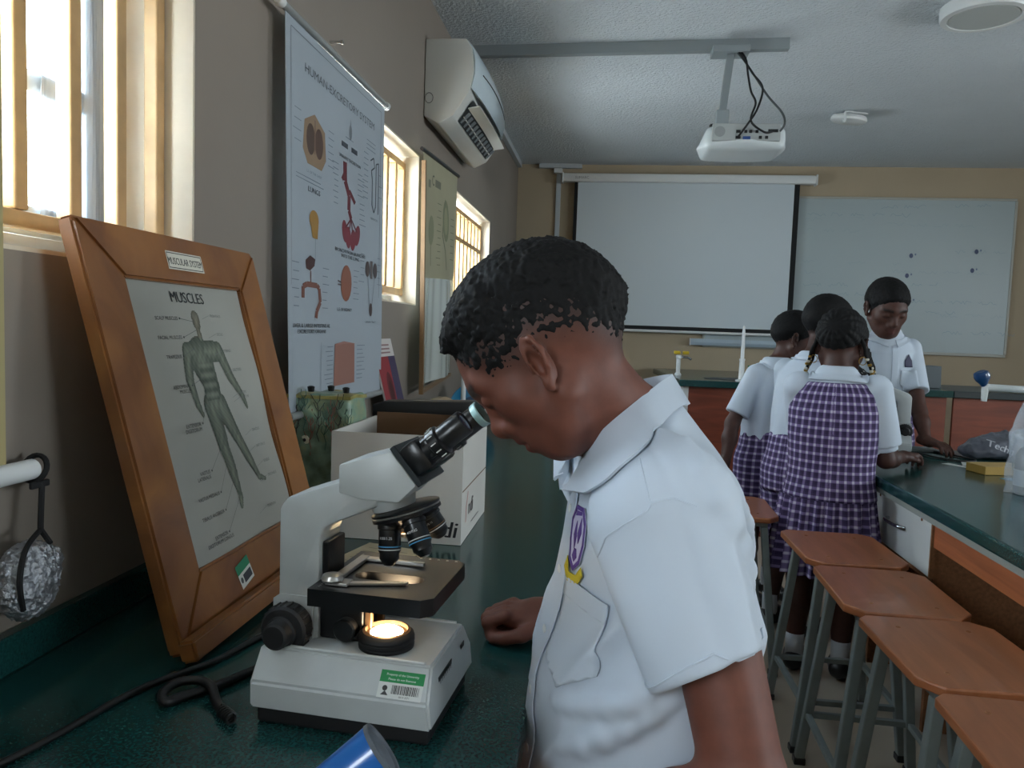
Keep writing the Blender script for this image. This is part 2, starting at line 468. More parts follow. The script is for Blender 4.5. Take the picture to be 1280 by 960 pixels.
# pale plaster lining of the openings in view
def reveal_lining(n, a, b):
    t = .006
    mb = MB().bx(XL - WT, XL - .001, a, a + t, SILL, HEAD).bx(XL - WT, XL - .001, b - t, b, SILL, HEAD)
    mb.bx(XL - WT, XL - .001, a + t, b - t, HEAD - t, HEAD).bx(XL - WT, XL - .001, a + t, b - t, SILL, SILL + t)
    return struct('trim_%d' % n, mb, M_REVEAL)
def left_window(n, a, b, top_rail=None, lattice=False):
    root = bpy.data.objects.new('window_%d' % n, None); COL.objects.link(root); root['kind'] = 'structure'
    t = .008; a += t; b -= t; z0, z1 = SILL + t, HEAD - t
    xs = XL - .175
    mb = MB()
    for (p, q) in (((a, z0), (a + .035, z1)), ((b - .035, z0), (b, z1)), ((a + .035, z0), (b - .035, z0 + .04)), ((a + .035, z1 - .035), (b - .035, z1))):
        mb.bx(xs - .03, xs + .03, p[0], q[0], p[1], q[1], .002)
    mb.build('outer_frame', M_ALU, root)
    mid = (a + b) / 2
    for (s0, s1, dx) in ((a + .036, mid + .02, -.013), (mid - .02, b - .036, .013)):
        s = MB(); zz0, zz1 = z0 + .041, z1 - .036
        s.bx(xs + dx - .011, xs + dx + .011, s0, s0 + .045, zz0, zz1, .002).bx(xs + dx - .011, xs + dx + .011, s1 - .045, s1, zz0, zz1, .002)
        s.bx(xs + dx - .011, xs + dx + .011, s0 + .045, s1 - .045, zz0, zz0 + .04, .002).bx(xs + dx - .011, xs + dx + .011, s0 + .045, s1 - .045, zz1 - .035, zz1, .002)
        s.bx(xs + dx - .009, xs + dx + .009, s0 + .045, s1 - .045, z0 + .26, z0 + .295, .002)
        so = s.build('sash', M_ALU, root)
        for (p0, p1) in ((zz0 + .04, z0 + .26), (z0 + .295, zz1 - .035)):
            MB().bx(xs + dx - .002, xs + dx + .002, s0 + .046, s1 - .046, p0, p1).build('pane', M_PANE, so)
    if n == 1:   # strip of old insect netting by the jamb
        MB().grid(lambda u, v: (xs + .028 + .004 * sin(u * 25 + v * 3), b - .2 + .165 * u, z0 + .05 + v * (z1 - z0 - .1)), 24, 6, .001).build('insect_net', M_NET, root)
    # steel burglar grille of square bars
    xg = XL - .065; w = .026
    zb = z0 + .03
    for z in ((zb, zb + .024), (z1 - .05, z1 - .026)):
        MB().bx(xg - .012, xg + .012, a + .001, b - .001, z[0], z[1], .002).build('grille_rail', M_CREAM, root)
    if lattice:
        MB().bx(xg - .012, xg + .012, a + .001, b - .001, z1 - .2, z1 - .176, .002).build('grille_rail', M_CREAM, root)
    k = int((b - a) / .112)
    for i in range(k + 1):
        y = b - .016 - i * .112
        if y < a + .014: break
        MB().bx(xg - w / 2, xg + w / 2, y - w / 2, y + w / 2, zb + .025, z1 - .051, .003).build('grille_bar', M_CREAM, root)
    # lower channel with punched holes
    ch = MB().bx(XL - .115, XL - .10, a, b, z0, z0 + .026, .001).build('drain_channel', M_ALU, root)
    return root
for n, (a, b) in enumerate(WIN_L[1:], 1):
    reveal_lining(n, a, b); left_window(n, a, b, lattice=(n == 3))
    portal((XL - WT - .02, (a + b) / 2, (SILL + HEAD) / 2), (0, radians(-90), 0), HEAD - SILL, b - a)
for a, b in WIN_L[:1]: portal((XL - WT - .02, (a + b) / 2, (SILL + HEAD) / 2), (0, radians(-90), 0), HEAD - SILL, b - a)
for a, b in WIN_R: portal((XR + WT + .02, (a + b) / 2, (1.5 + HEAD) / 2), (0, radians(90), 0), HEAD - 1.5, b - a)
for a, b in WIN_N: portal(((a + b) / 2, YN - WT - .02, (1.0 + HEAD) / 2), (radians(90), 0, 0), b - a, HEAD - 1.0)

# ================================================================== BENCHES
M_TOP = mat('green_speckled_worktop', '#1d4745', .16, var=(260, .45, 2), spec=.55)
M_TOP_DK = mat('dark_worktop', '#1f2b2c', .3, var=(200, .3, 2))
M_ORANGE = wood('orange_brown_laminate', '#a25a35', '#8a4627', (14, 1.2, 14), .42, .1)
M_APRON = wood('apron_laminate', '#b2683f', '#965231', (14, 1.0, 14), .45, .05)
M_PANEL = wood('demo_panel_laminate', '#84412a', '#6c3220', (1.2, 14, 10), .45, .05)
M_WHITEBD = mat('white_melamine', '#d6d8d6', .45, var=(8, .05))
M_CHIPBD = mat('raw_chipboard_edge', '#8f5f3d', .8, var=(90, .3))
M_GREYTRIM = mat('grey_edge_strip', '#8f948e', .5)
M_CHROME = mat('chrome', '#c9ccce', .22, 1.)
M_BLACKP = mat('black_plastic', '#17181a', .38, bump=(300, .05, .0005))
M_WHITEP = mat('white_plastic', '#d9dcdc', .4)

# long side bench under the windows
t = thing('side_bench', 'dark green topped bench running along the wall under the windows', 'bench', (-.41, 0, 0))
rel = (-.41, 0, 0)
MB().bx(XL + .002, -.079, -1.2, 5.6, .86, .90, .006).build('worktop', M_TOP, t, rel=rel)
MB().bx(XL + .002, XL + .022, -1.2, 5.6, .901, .952, .003).build('upstand', M_TOP, t, rel=rel)
for y0 in (-1.2, 2.2, 5.56):
    MB().bx(XL + .03, -.15, y0, y0 + .04, FZ, .859).build('support_panel', M_ORANGE, t, rel=rel)
MB().bx(XL + .03, XL + .05, -1.16, 5.56, FZ, .859).build('back_panel', M_ORANGE, t, rel=rel)

# student bench on the right
EX = .957
t = thing('student_worktop', 'green worktop of the student bench lined with stools', 'worktop', (1.5, 1.9, FZ)); rel = (1.5, 1.9, FZ)
MB().bx(EX, 2.26, .15, 3.62, .861, .90, .007).build('slab', M_TOP, t, rel=rel)
MB().bx(EX + .010, 2.25, .16, 3.61, .841, .8605).build('edge_strip', M_GREYTRIM, t, rel=rel)
def drawer_unit(y0, y1, label, grp):
    xf = EX + .048; rel = (1.3, (y0 + y1) / 2, FZ)
    t = thing('drawer_unit', label, 'drawer', rel, group=grp)
    MB().bx(xf + .018, 1.6, y0, y0 + .018, FZ, .840).bx(xf + .018, 1.6, y1 - .018, y1, FZ, .840).bx(1.58, 1.6, y0 + .018, y1 - .018, FZ, .840).bx(xf + .018, 1.58, y0 + .018, y1 - .018, .63, .648).build('body', M_CHIPBD, t, rel=rel)
    f = MB().bx(xf, xf + .017, y0 - .004, y1 + .004, .655, .838, .0015).build('drawer_front', M_WHITEBD, t, rel=rel)
    MB().bx(xf + .0005, xf + .0165, y0 - .012, y0 - .0045, .653, .839).build('chipped_edge', M_CHIPBD, f, rel=rel)
    ym = (y0 + y1) / 2; yc = [(ym - .075 + .15 * k / 16) for k in range(17)]
    MB().tube([(xf - .002 - .027 * sin(pi * k / 16) ** .35, y, .757 + .002 * sin(pi * k / 16)) for k, y in enumerate(yc)], .006, 8).build('handle', M_CHROME, f, smooth=60, rel=rel)
    for yy in (y0 + .06, y1 - .10): MB().lathe([(.0, .0), (.005, 0), (.005, .002), (0, .0025)], 10, (xf - .0025, yy, .818), (-1, 0, 0)).build('screw_cap', M_CHIPBD, f, rel=rel)
    return t
drawer_unit(2.46, 2.99, 'worn white drawer with a chrome bow handle at the far end of the stool row', None)
t = thing('bench_apron', 'orange laminate apron panel below the green student worktop', 'panel', (EX + .06, 1.4, FZ)); rel = (EX + .06, 1.4, FZ)
MB().bx(EX + .052, EX + .07, .2, 2.44, .752, .8405, .001).build('apron_board', M_APRON, t, rel=rel)
t = thing('modesty_panel', 'brown board closing the knee space behind the stools', 'panel', (1.66, 1.5, FZ)); rel = (1.66, 1.5, FZ)
MB().bx(1.65, 1.67, .2, 3.55, FZ, .8405).build('board', M_CHIPBD, t, rel=rel)
for y0 in (.2, 1.35): MB().bx(1.18, 1.649, y0, y0 + .018, FZ, .8405).build('support_board', M_CHIPBD, t, rel=rel)
# demonstration benches at the front of the room
t = thing('demonstration_bench', 'tall demonstration bench with sink and brown front below the projector screen', 'bench', (1.2, 5.4, FZ)); rel = (1.2, 5.4, FZ)
pts = [(.44, 4.72), (2.0, 4.72), (2.0, 6.19), (.40, 6.19), (.36, 6.1)]
MB().prism(pts, 1.06, 1.10, 'z', .004).build('worktop', M_TOP, t, rel=rel)
MB().bx(.50, 1.98, 4.76, 4.78, FZ, 1.0595).build('front_panel', M_PANEL, t, rel=rel)
MB().prism([(.47, 4.76), (.499, 4.76), (.46, 6.18), (.43, 6.18)], FZ, 1.0595).build('end_panel', M_WHITEBD, t, rel=rel)
MB().lathe([(.0, .0), (.16, 0), (.165, .002), (.16, .0035), (.145, .001), (0, .001)], 32, (.78, 5.0, 1.1)).xf(Matrix.Translation((.78, 5.0, 0)) @ Matrix.Diagonal((1.0, .75, 1, 1)) @ Matrix.Translation((-.78, -5.0, 0))).build('sink_basin', M_BLACKP, t, rel=rel, smooth=True)
t = thing('demonstration_bench', 'dark topped brown bench section below the whiteboard corner', 'bench', (2.2, 5.0, FZ)); rel = (2.2, 5.0, FZ)
MB().bx(2.003, 2.62, 4.72, 5.4, 1.06, 1.10, .004).build('worktop', M_TOP_DK, t, rel=rel)
MB().bx(2.02, 2.45, 4.76, 4.78, FZ, 1.0595).build('front_panel', M_PANEL, t, rel=rel)
MB().bx(2.43, 2.45, 4.781, 5.38, FZ, 1.0595).build('end_panel', M_PANEL, t, rel=rel)

# ================================================================== STOOLS
M_SEAT = wood('stool_plywood', '#a3643f', '#8f5532', (12, 1.4, 12), .33, .25)
M_STEEL = mat('grey_painted_steel', '#7e8886', .42, .25, var=(18, .15))
def make_stool():
    t = thing('lab_stool', 'x', 'stool', (0, 0, 0), group='stools along the student bench')
    w, d, z = .29, .37, .575; c = .038
    pts = [(-w / 2 + c, -d / 2), (w / 2 - c, -d / 2), (w / 2, -d / 2 + c * 1.2), (w / 2, d / 2 - c), (w / 2 - c, d / 2), (-w / 2 + c * .6, d / 2), (-w / 2, d / 2 - c * .6), (-w / 2, -d / 2 + c * 1.2)]
    s = MB().prism(pts, z - .02, z, 'z', .004).build('seat', M_SEAT, t)
    for sx in (-1, 1):
        for sy in (-1, 1): MB().lathe([(0, 0), (.0055, 0), (.0045, .001), (0, .0013)], 8, (sx * .075, sy * .118, z)).build('screw', M_CHIPBD, s)
    zt = z - .042
    MB().bx(-.108, .108, -.143, -.12, zt, z - .0205, .002).bx(-.108, .108, .12, .143, zt, z - .0205, .002).bx(-.108, -.086, -.12, .12, zt, z - .0205, .002).bx(.086, .108, -.12, .12, zt, z - .0205, .002).build('seat_frame', M_STEEL, t)
    zt -= .0005
    for sx in (-1, 1):
        for sy in (-1, 1):
            l = MB().bar((sx * .096, sy * .132, zt), (sx * .150, sy * .165, .014), .025, .025, up=(0, 1, 0), bev=.003).build('leg', M_STEEL, t)
            MB().bx(sx * .150 - .016, sx * .150 + .016, sy * .165 - .016, sy * .165 + .016, 0, .02, .003).build('rubber_foot', M_BLACKP, l)
    def at(sx, sy, zz):
        k = (zt - zz) / (zt - .014); return Vector((sx * (.096 + .054 * k), sy * (.132 + .033 * k), zz))
    for p, q in (((-1, -1), (1, -1)), ((-1, 1), (1, 1)), ((-1, -1), (-1, 1)), ((1, -1), (1, 1))):
        MB().bar(at(*p, .15), at(*q, .15), .016, .016, bev=.002).build('stretcher', M_STEEL, t)
    return t
stool0 = make_stool()
STOOLS = [(.492, 2.95, -.02, 'farthest wooden stool, standing apart to the left beside the pupils'),
          (.742, 2.437, .02, 'wooden stool tucked in by the white drawer beside the girl'),
          (.740, 2.040, -.02, 'third wooden stool in the row, counting from the pupils'),
          (.750, 1.657, .03, 'fourth wooden stool in the row, counting from the pupils'),
          (.752, 1.262, -.03, 'nearest wooden stool, cut off by the bottom right of the picture')]
for i, (x, y, a, lab) in enumerate(STOOLS):
    s = stool0 if i == 0 else copy_tree(stool0)
    s.location = (x, y, FZ); s.rotation_euler = (0, 0, a); s['label'] = lab
# ================================================================== MICROSCOPES
M_MIC = mat('microscope_enamel', '#c3c8c8', .35, var=(30, .05), bump=(500, .05, .0003))
M_MICBLK = mat('microscope_black', '#0f1012', .3)
M_RUB = mat('black_rubber', '#131315', .6, bump=(120, .2, .001))
M_LENS = mat('lens_glass', '#31405a', .05, spec=1.)
M_SILVER = mat('satin_silver', '#b9b7b2', .3, .9)
M_BLUE = mat('light_blue_ring', '#4aa3d8', .4)
M_WRING = mat('white_ring', '#d8d8d4', .4)
M_LAMP = mat('microscope_lamp_glass', '#fff3dc', .4, emit=((1.0, .80, .52), 26.0))
M_BRONZE = mat('bronze_collar', '#8a6a4c', .35, .6)
M_CUP_GLINT = mat('eyecup_highlight', '#bfe6e6', .3)  # pale cyan colour paints the highlight of light on the far eyepiece
def make_microscope(label, detailed=True, loc=(0, 0, 0), rz=0.):
    t = thing('microscope', label, 'microscope', loc, rz)
    # base
    MB().prism([(-.108, -.082), (.102, -.082), (.102, .082), (-.108, .082)], 0, .024, 'z', .004).build('plinth', M_RUB, t)
    b = MB()
    sec = [(-.092, .022), (-.092, .053), (-.067, .086), (.067, .086), (.092, .053), (.092, .022)]
    v = [(-.112, p[0], p[1]) for p in sec] + [(.108 - (p[1] - .022) * .12, p[0], p[1]) for p in sec]
    n = 6; vs = [b.bm.verts.new(q) for q in v]
    b.bm.faces.new(vs[:n][::-1]); b.bm.faces.new(vs[n:])
    for i in range(n): b.bm.faces.new((vs[i], vs[(i + 1) % n], vs[n + (i + 1) % n], vs[n + i]))
    bmesh.ops.bevel(b.bm, geom=list(b.bm.edges), offset=.003, segments=2, affect='EDGES')
    base = b.build('base', M_MIC, t, smooth=30)
    # raised lip along the sides of the base top
    for sv_ in (-.0635, .0635): MB().bx(-.10, .092, sv_ - .0025, sv_ + .0025, .085, .089, .0015).build('base_lip', M_MIC, base)
    if detailed:
        for (v0, v1) in ((-.05, .005), (.045, .062)):
            MB().bx(.0995, .1035, v0, v1, .052, .066, .001).build('name_plate', M_MICBLK, base)
        a = Art()
        for k in range(7): a.rect(.004 + k * .007, .004, .0075 + k * .007, .010, '#8b8f90')
        a.build('plate_marks', base, (.1037, -.049, .052), (0, 1, 0), (0, 0, 1), (1, 0, 0), lift=.0003)
    # arm
    prof = [(-.110, .080), (-.110, .243), (-.100, .257), (-.014, .288), (.010, .286), (.022, .270), (.016, .254), (-.040, .229), (-.052, .222), (-.056, .208), (-.056, .080)]
    MB().prism(prof, -.031, .031, 'y', .005).build('arm', M_MIC, t, smooth=40)
    MB().bx(-.0555, -.047, -.024, .024, .135, .205, .002).build('rack_slide', M_MICBLK, t)
    # focus block and rails under the stage
    fb = MB().bx(-.0555, .0, -.029, .029, .0865, .1385, .003).build('focus_block', M_MICBLK, t)
    MB().lathe([(0, 0), (.013, 0), (.014, .002), (.014, .012), (.012, .014), (0, .014)], 24, (-.018, -.0295, .104), (0, -1, 0)).build('condenser_knob', M_MICBLK, fb, smooth=True)
    for v_ in (-.02, .02):
        MB().bx(.001, .009, v_ - .004, v_ + .004, .0865, .139, .001).build('guide_rail', M_BRONZE, t)  # bronze colour here paints the lamp's copper light on the posts
    # focus knobs on both sides
    for s in (-1, 1):
        mb = MB(); N = 40
        k = mb.lathe([(.0, 0), (.019, 0), (.0275, .003), (.029, .007), (.029, .024), (.026, .027), (.019, .0275), (.019, .031), (.0165, .033), (.0160, .045), (.013, .0475), (0, .048)], N, (-.088, s * .034, .103), (0, s, 0)).build('focus_knob', M_RUB, t, smooth=30)
        for i in range(22):
            a = 2 * pi * i / 22; c = Vector((-.088 + .0292 * cos(a), s * .0495, .103 + .0292 * sin(a)))
            MB().box(c, (.0028, .016, .0028), .0008, Matrix.Rotation(-a, 3, 'Y'), seg=1).build('grip_rib', M_RUB, k)
        MB().prism([(-.114 + .0, .075), (-.062, .075), (-.062, .133), (-.070, .138), (-.106, .138), (-.114, .132)], s * .0315 if s > 0 else -.0345, .0345 if s > 0 else -.0315, 'y').build('knob_plate', M_MIC, t)
    # stage
    sx0, sx1, sy0, sy1 = -.054, .096, -.066, .094
    pts = [(sx0, sy0), (sx1 - .012, sy0), (sx1, sy0 + .012), (sx1, sy1 - .012), (sx1 - .012, sy1), (sx0, sy1)]
    hx0, hx1, hy0, hy1 = -.022, .066, -.014, .014
    sb = MB().prism([(sx0, sy0), (sx1 - .012, sy0), (sx1, sy0 + .012), (sx1, hy0), (sx0, hy0)], .1395, .160, 'z')
    sb.prism([(sx0, hy1), (sx1, hy1), (sx1, sy1 - .012), (sx1 - .012, sy1), (sx0, sy1)], .1395, .160, 'z')
    sb.bx(sx0, hx0, hy0, hy1, .1395, .160).bx(hx1, sx1, hy0, hy1, .1395, .160)
    for cx_, sg in ((hx0, 1), (hx1, -1)):      # rounded ends of the slot
        for sy_, cy_ in ((1, hy1), (-1, hy0)):
            arc = [(cx_ + sg * (.014 - .014 * sin(a_)), cy_ - sy_ * (.014 - .014 * cos(a_))) for a_ in np.linspace(0, pi / 2, 7)]
            sb.prism([(cx_, cy_)] + arc[::-1], .1395, .1599, 'z')
    bmesh.ops.remove_doubles(sb.bm, verts=sb.bm.verts, dist=1e-6)
    st = sb.build('stage', M_MICBLK, t, smooth=30)
    h = MB().bx(-.040, -.028, -.042, .062, .1605, .1655, .001).bx(-.040, .004, .050, .062, .1605, .1645, .001).bx(-.04, -.012, -.050, -.030, .1605, .1645, .001)
    h = h.build('slide_holder', M_SILVER, st)
    MB().lathe([(0, 0), (.012, 0), (.013, .003), (.011, .008), (.005, .010), (0, .010)], 20, (-.032, -.046, .165)).build('holder_screw', M_SILVER, h, smooth=True)
    MB().prism([(-.03, -.050), (.052, -.024), (.053, -.018), (.046, -.018), (-.03, -.040)], .1612, .1635).build('spring_arm', M_SILVER, h)
    MB().bx(.004, .050, .049, .055, .161, .166, .001).build('holder_bar', M_SILVER, h)
    if detailed:
        a = Art()
        for k in range(34): a.rect(-.046 - .0, -.060 + k * .0042, -.0435 - (.0 if k % 5 else .002), -.0588 + k * .0042, '#c8c8c2')
        a.build('scale_marks', st, (0, 0, .1602), (1, 0, 0), (0, 1, 0), lift=.0002)
        for k in range(5): MB().lathe([(0, 0), (.0018, 0), (.0015, .001), (0, .0012)], 8, (.035 + k * .012, .086, .160)).build('stage_screw', M_SILVER, st)
    # condenser and lamp
    cd = MB().lathe([(.0165, .010), (.018, .010), (.020, .014), (.022, .017), (.022, .0225), (.0165, .0225), (.0165, .010)], 28, (.028, .0, .1165)).build('condenser', M_MICBLK, t, smooth=30)
    MB().tube([(.028 + .0225 * cos(a), -.0 + .0225 * sin(a), .1370) for a in np.linspace(0, 2 * pi, 30)[:-1]], .0012, 6, closed=True).build('condenser_ring', M_SILVER, cd, smooth=True)
    MB().bx(.0, .012, -.004, .02, .132, .1375, .001).build('condenser_carrier', M_BRONZE, cd)
    lh = MB().lathe([(0, 0), (.033, 0), (.0335, .003), (.032, .0045), (.0335, .006), (.0335, .009), (.032, .0105), (.0335, .012), (.0325, .0155), (.029, .0185), (.0265, .0195), (.0262, .015), (0, .014)], 36, (.030, -.026, .0865)).build('lamp_housing', M_RUB, t, smooth=35)
    MB().lathe([(.0225, 0), (.0288, 0), (.0285, .003), (.0255, .004), (.0225, -.004)], 36, (.030, -.026, .1030)).build('lamp_collar', M_BRONZE, lh, smooth=35)
    MB().lathe([(0, 0), (.020, 0), (.0205, .001), (.016, .004), (.008, .0052), (0, .0055)], 28, (.030, -.026, .1015)).build('lamp_lens', M_LAMP if detailed else M_LENS, lh, smooth=True)
    # head
    hp = [(-.028, .304), (-.028, .270), (.000, .2645), (.046, .2635), (.068, .286), (.036, .324)]
    hd = MB().prism(hp, -.043, .043, 'y', .0025).build('prism_head', M_MIC, t, smooth=30)
    T = Vector((.766, 0, .643)); Cq = Vector((.052, 0, .305)); U = Vector((-.643, 0, .766))
    Rm = Matrix((Vector((0, 1, 0)), U, Vector((0, 1, 0)).cross(U))).transposed()
    def tilted(mb, c0, c1, su, sv, bev):
        c = Cq + T * (c0 + c1) / 2
        return mb.box(c, (sv * 2, su * 2, c1 - c0), bev, Rm)
    tilted(MB(), .0005, .0075, .028, .044, .001).build('mount_plate', mat('dark_grey_metal', '#33393c', .35, .5), hd)
    bb = tilted(MB(), .008, .034, .020, .050, .006); tilted(bb, .034, .046, .012, .047, .003); bino = bb.build('binocular_bridge', M_MICBLK, t, smooth=30)
    for s in (-1, 1):
        c = Cq + Vector((0, s * .0315, 0)) + T * .026
        tb = MB().lathe([(0, 0), (.0165, 0), (.0165, .016), (.0185, .017), (.0185, .029), (.0165, .030), (.0150, .031), (.0150, .062), (.0142, .0635), (.0125, .064), (.0105, .062), (0, .0615)], 32, c, T).build('eyepiece', M_MICBLK, t, smooth=35)
        for i in range(12):
            a = 2 * pi * i / 12; w = Vector((0, 1, 0)); pz = c + T * .0225 + (w * cos(a) + U * sin(a)) * .0187
            MB().box(pz, (.0012, .0012, .007), 0, Matrix((w * -sin(a) + U * cos(a), w * cos(a) + U * sin(a), T)).transposed()).build('dioptre_mark', M_WRING, tb)
        MB().lathe([(0, 0), (.0100, 0), (.0095, .001), (0, .0018)], 24, c + T * .0618, T).build('eye_lens', M_LENS, tb, smooth=True)
        if s > 0 and detailed: MB().lathe([(.0130, 0), (.0158, 0), (.0168, .008), (.0155, .009), (.0135, .001)], 30, c + T * .061, T).build('eyecup_glint', M_CUP_GLINT, tb, smooth=35)  # rim added to carry the painted highlight, far eyepiece only
    # turret
    Nn = Vector((.30, 0, -.954)).normalized(); c = Vector((.040, 0, .2515))
    MB().lathe([(0, -.004), (.030, -.004), (.026, .010), (0, .010)], 30, (.024, 0, .258), Nn).build('turret_neck', M_MIC, t, smooth=35)
    tr = MB().lathe([(0, 0), (.039, 0), (.0425, .0015), (.0425, .004), (.0405, .0045), (.0405, .0065), (.0425, .007), (.0425, .0105), (.036, .013), (.030, .0175), (0, .0185)], 40, c, Nn).build('turret', M_MICBLK, t, smooth=35)
    MB().tube([c + Nn * .0056 + .0408 * (cos(a) * Vector((0, 1, 0)) + sin(a) * Vector((0, 1, 0)).cross(Nn)) for a in np.linspace(0, 2 * pi, 40)[:-1]], .0011, 6, closed=True).build('turret_ring', M_SILVER, tr, smooth=True)
    e1 = Vector((0, 1, 0)); e2 = e1.cross(Nn)   # e2 points towards +x/-x
    if e2.x < 0: e2 = -e2
    specs = [(-.60, .050, '100/1.25', M_WRING, M_BLUE), (-2.15, .047, '40/0.65', M_BLUE, M_WRING), (2.75, .036, '4/0.10', M_WRING, M_BRONZE), (.95, .028, '10/0.25', M_WRING, M_BRONZE)]
    for az, Ln, tx, r1, r2 in specs:
        # azimuth 0 = rear (-x) side of the turret
        rad = (-e2 * cos(az) + e1 * sin(az)); d = (Nn * cos(radians(17)) + rad * sin(radians(17))).normalized() if False else (Nn * .956 + rad * .29).normalized()
        o0 = c + Nn * .0145 + rad * .023
        ob = MB().lathe([(0, 0), (.0150, 0), (.0150, .007), (.0135, .008), (.0135, Ln * .66), (.0118, Ln * .72), (.0118, Ln * .84), (.0080, Ln * .95), (.006, Ln), (0, Ln)], 28, o0, d).build('objective', M_MICBLK, t, smooth=35)
        for hh, rm in ((.68, r1), (.60, r2)):
            MB().lathe([(.0130, 0), (.0139, 0), (.0139, .0012), (.0130, .0012)], 28, o0 + d * Ln * hh * .9, d).build('colour_ring', rm, ob, smooth=35)
        MB().lathe([(0, 0), (.0055, 0), (.0045, .0015), (0, .002)], 16, o0 + d * (Ln - .0005), d).build('front_lens', M_SILVER, ob, smooth=True)
        if detailed and az != .95:
            a = Art(); a.text(tx, 0, 0, .0046 if az < 1 else .0038, '#d8d8d8', 'c')
            n_ = Vector((0, -1, 0)); n_ = (n_ - d * n_.dot(d)).normalized(); u_ = d.cross(n_)
            if u_.x < 0: u_ = -u_
            a.build('engraving', ob, o0 + d * Ln * .38 + n_ * .0136, u_, u_.cross(-n_) * -1 if (u_.cross(-n_)).z < 0 else u_.cross(-n_), n_, lift=.0002)
    return t
MICL = (-.276, .902, .90)
mic = make_microscope('large white binocular microscope with glowing lamp that the boy looks into', True, MICL, radians(-4.5))
# property sticker on the near sloping side of the base
a = Art()
a.rect(0, 0, .052, .030, '#d9dcd8').rect(0, .017, .052, .030, '#1f8a4c')
a.text('Property of the University', .026, .0245, .0036, '#e6efe8', 'c'); a.text('Please do not Remove', .026, .0195, .0036, '#e6efe8', 'c')
x = .016
rb = random.Random(3)
while x < .048:
    w = rb.choice((.0004, .0008, .0012)); a.rect(x, .005, x + w, .0145, '#1b1b1b'); x += w + rb.choice((.0005, .0009))
a.text('0014 2071', .032, .0015, .003, '#222222', 'c')
a.ell(.008, .0105, .003, .003, '#333333').poly([(.004, .003), (.013, .003), (.0085, .008)], '#444444')
base = [c for c in mic.children if c.name.startswith('base')][0]
sv = Vector((0, .025, .033)).normalized()
a.build('property_sticker', base, Vector((.043, -.0905, .0545)), (1, 0, 0), sv, Vector((0, -.033, .025)).normalized(), lift=.0004)
# lamp light belonging to the microscope
ld = bpy.data.lights.new('microscope_bulb', 'SPOT'); ld.energy = 6.0; ld.color = (1, .72, .42); ld.spot_size = radians(120); ld.spot_blend = .6; ld.shadow_soft_size = .012
lo = bpy.data.objects.new('microscope_bulb', ld); COL.objects.link(lo); lo.parent = mic; lo.location = (.030, -.026, .112); lo.rotation_euler = (pi, 0, 0)
# ================================================================== THINGS ON THE SIDE BENCH
M_CORD = mat('black_cord', '#0d0d0e', .5)
def spline(pts, n=8):
    P = [Vector(p) for p in pts]; out = []
    for i in range(len(P) - 1):
        p0, p1, p2, p3 = P[max(i - 1, 0)], P[i], P[i + 1], P[min(i + 2, len(P) - 1)]
        for k in range(n):
            t = k / n
            out.append(.5 * ((2 * p1) + (p2 - p0) * t + (2 * p0 - 5 * p1 + 4 * p2 - p3) * t * t + (3 * p1 - p0 - 3 * p2 + p3) * t ** 3))
    out.append(P[-1]); return out
pc = thing('power_cord', 'thick black cord looped on the bench behind the white microscope', 'cord', (-.45, .88, .9)); rel = (-.45, .88, .9)
z = .9062
MB().tube(spline([(-.385, 1.0, .925), (-.405, .99, z), (-.44, .955, z), (-.457, .923, z), (-.476, .885, z), (-.499, .858, z), (-.509, .838, z + .002), (-.520, .848, z + .006), (-.517, .873, z + .008), (-.497, .885, z + .008), (-.472, .875, z + .008), (-.452, .852, z), (-.437, .835, z)]), .0058, 10).build('cable', M_CORD, pc, smooth=60, rel=rel)
d = Vector((.80, -.6, 0)).normalized(); p0 = Vector((-.437, .835, z))
coil = [p0 + d * (.028 * k / 60) + .0065 * (cos(k * 2 * pi / 10) * Vector((0, 0, 1)) + sin(k * 2 * pi / 10) * Vector((.6, .8, 0))) for k in range(61)]
MB().tube(coil, .0016, 6).build('strain_relief', M_CORD, pc, smooth=60, rel=rel)
o = MB().tube(spline([(-.44, 1.30, .905), (-.47, 1.15, .905), (-.49, 1.052, .905), (-.512, .963, .905), (-.55, .895, .905), (-.57, .841, .905), (-.584, .762, .905), (-.6, .70, .905), (-.64, .6, .905), (-.68, .4, .905)]), .0042, 8).build('extension_cable', M_CORD, smooth=60)
tag(o, 'thin black cable trailing along the bench under the wooden frame', 'cord')

# ---- framed muscular system poster leaning on the wall
M_FRAME = wood('honey_wood_frame', '#94602f', '#734522', (3, 3, 3), .4, .2)
fr = thing('framed_poster', 'wooden framed muscle poster leaning against the wall on the bench', 'poster', (-.58, 1.215, .9))
FW, FH = .525, .6135
fl = Vector((-.58, 0, .9)); ft = Vector((-.742, 0, 1.487)); Vv = (ft - fl).normalized(); Uu = Vector((0, 1, 0)); Nn = Uu.cross(Vv)
FO = Vector((-.575, .952, .905))
def fpt(u, v, n=0.): return FO + Uu * u + Vv * v + Nn * n
rel = (-.58, 1.215, .9)
bw = .088
def fboard(name, quad, n0=0., n1=.024, bev=.004):
    mb = MB(); vs = [fpt(*q, n0) for q in quad] + [fpt(*q, n1) for q in quad]
    v = [mb.bm.verts.new(p) for p in vs]
    for f in ((3, 2, 1, 0), (4, 5, 6, 7), (0, 1, 5, 4), (1, 2, 6, 5), (2, 3, 7, 6), (3, 0, 4, 7)): mb.bm.faces.new([v[i] for i in f])
    bmesh.ops.recalc_face_normals(mb.bm, faces=mb.bm.faces)
    bmesh.ops.bevel(mb.bm, geom=list(mb.bm.edges), offset=bev, segments=2, affect='EDGES')
    return mb.build(name, M_FRAME, fr, rel=rel, smooth=30)
g = .0006
fboard('frame_rail', [(g, FH), (FW - g, FH), (FW - bw, FH - .08), (bw, FH - .08)])
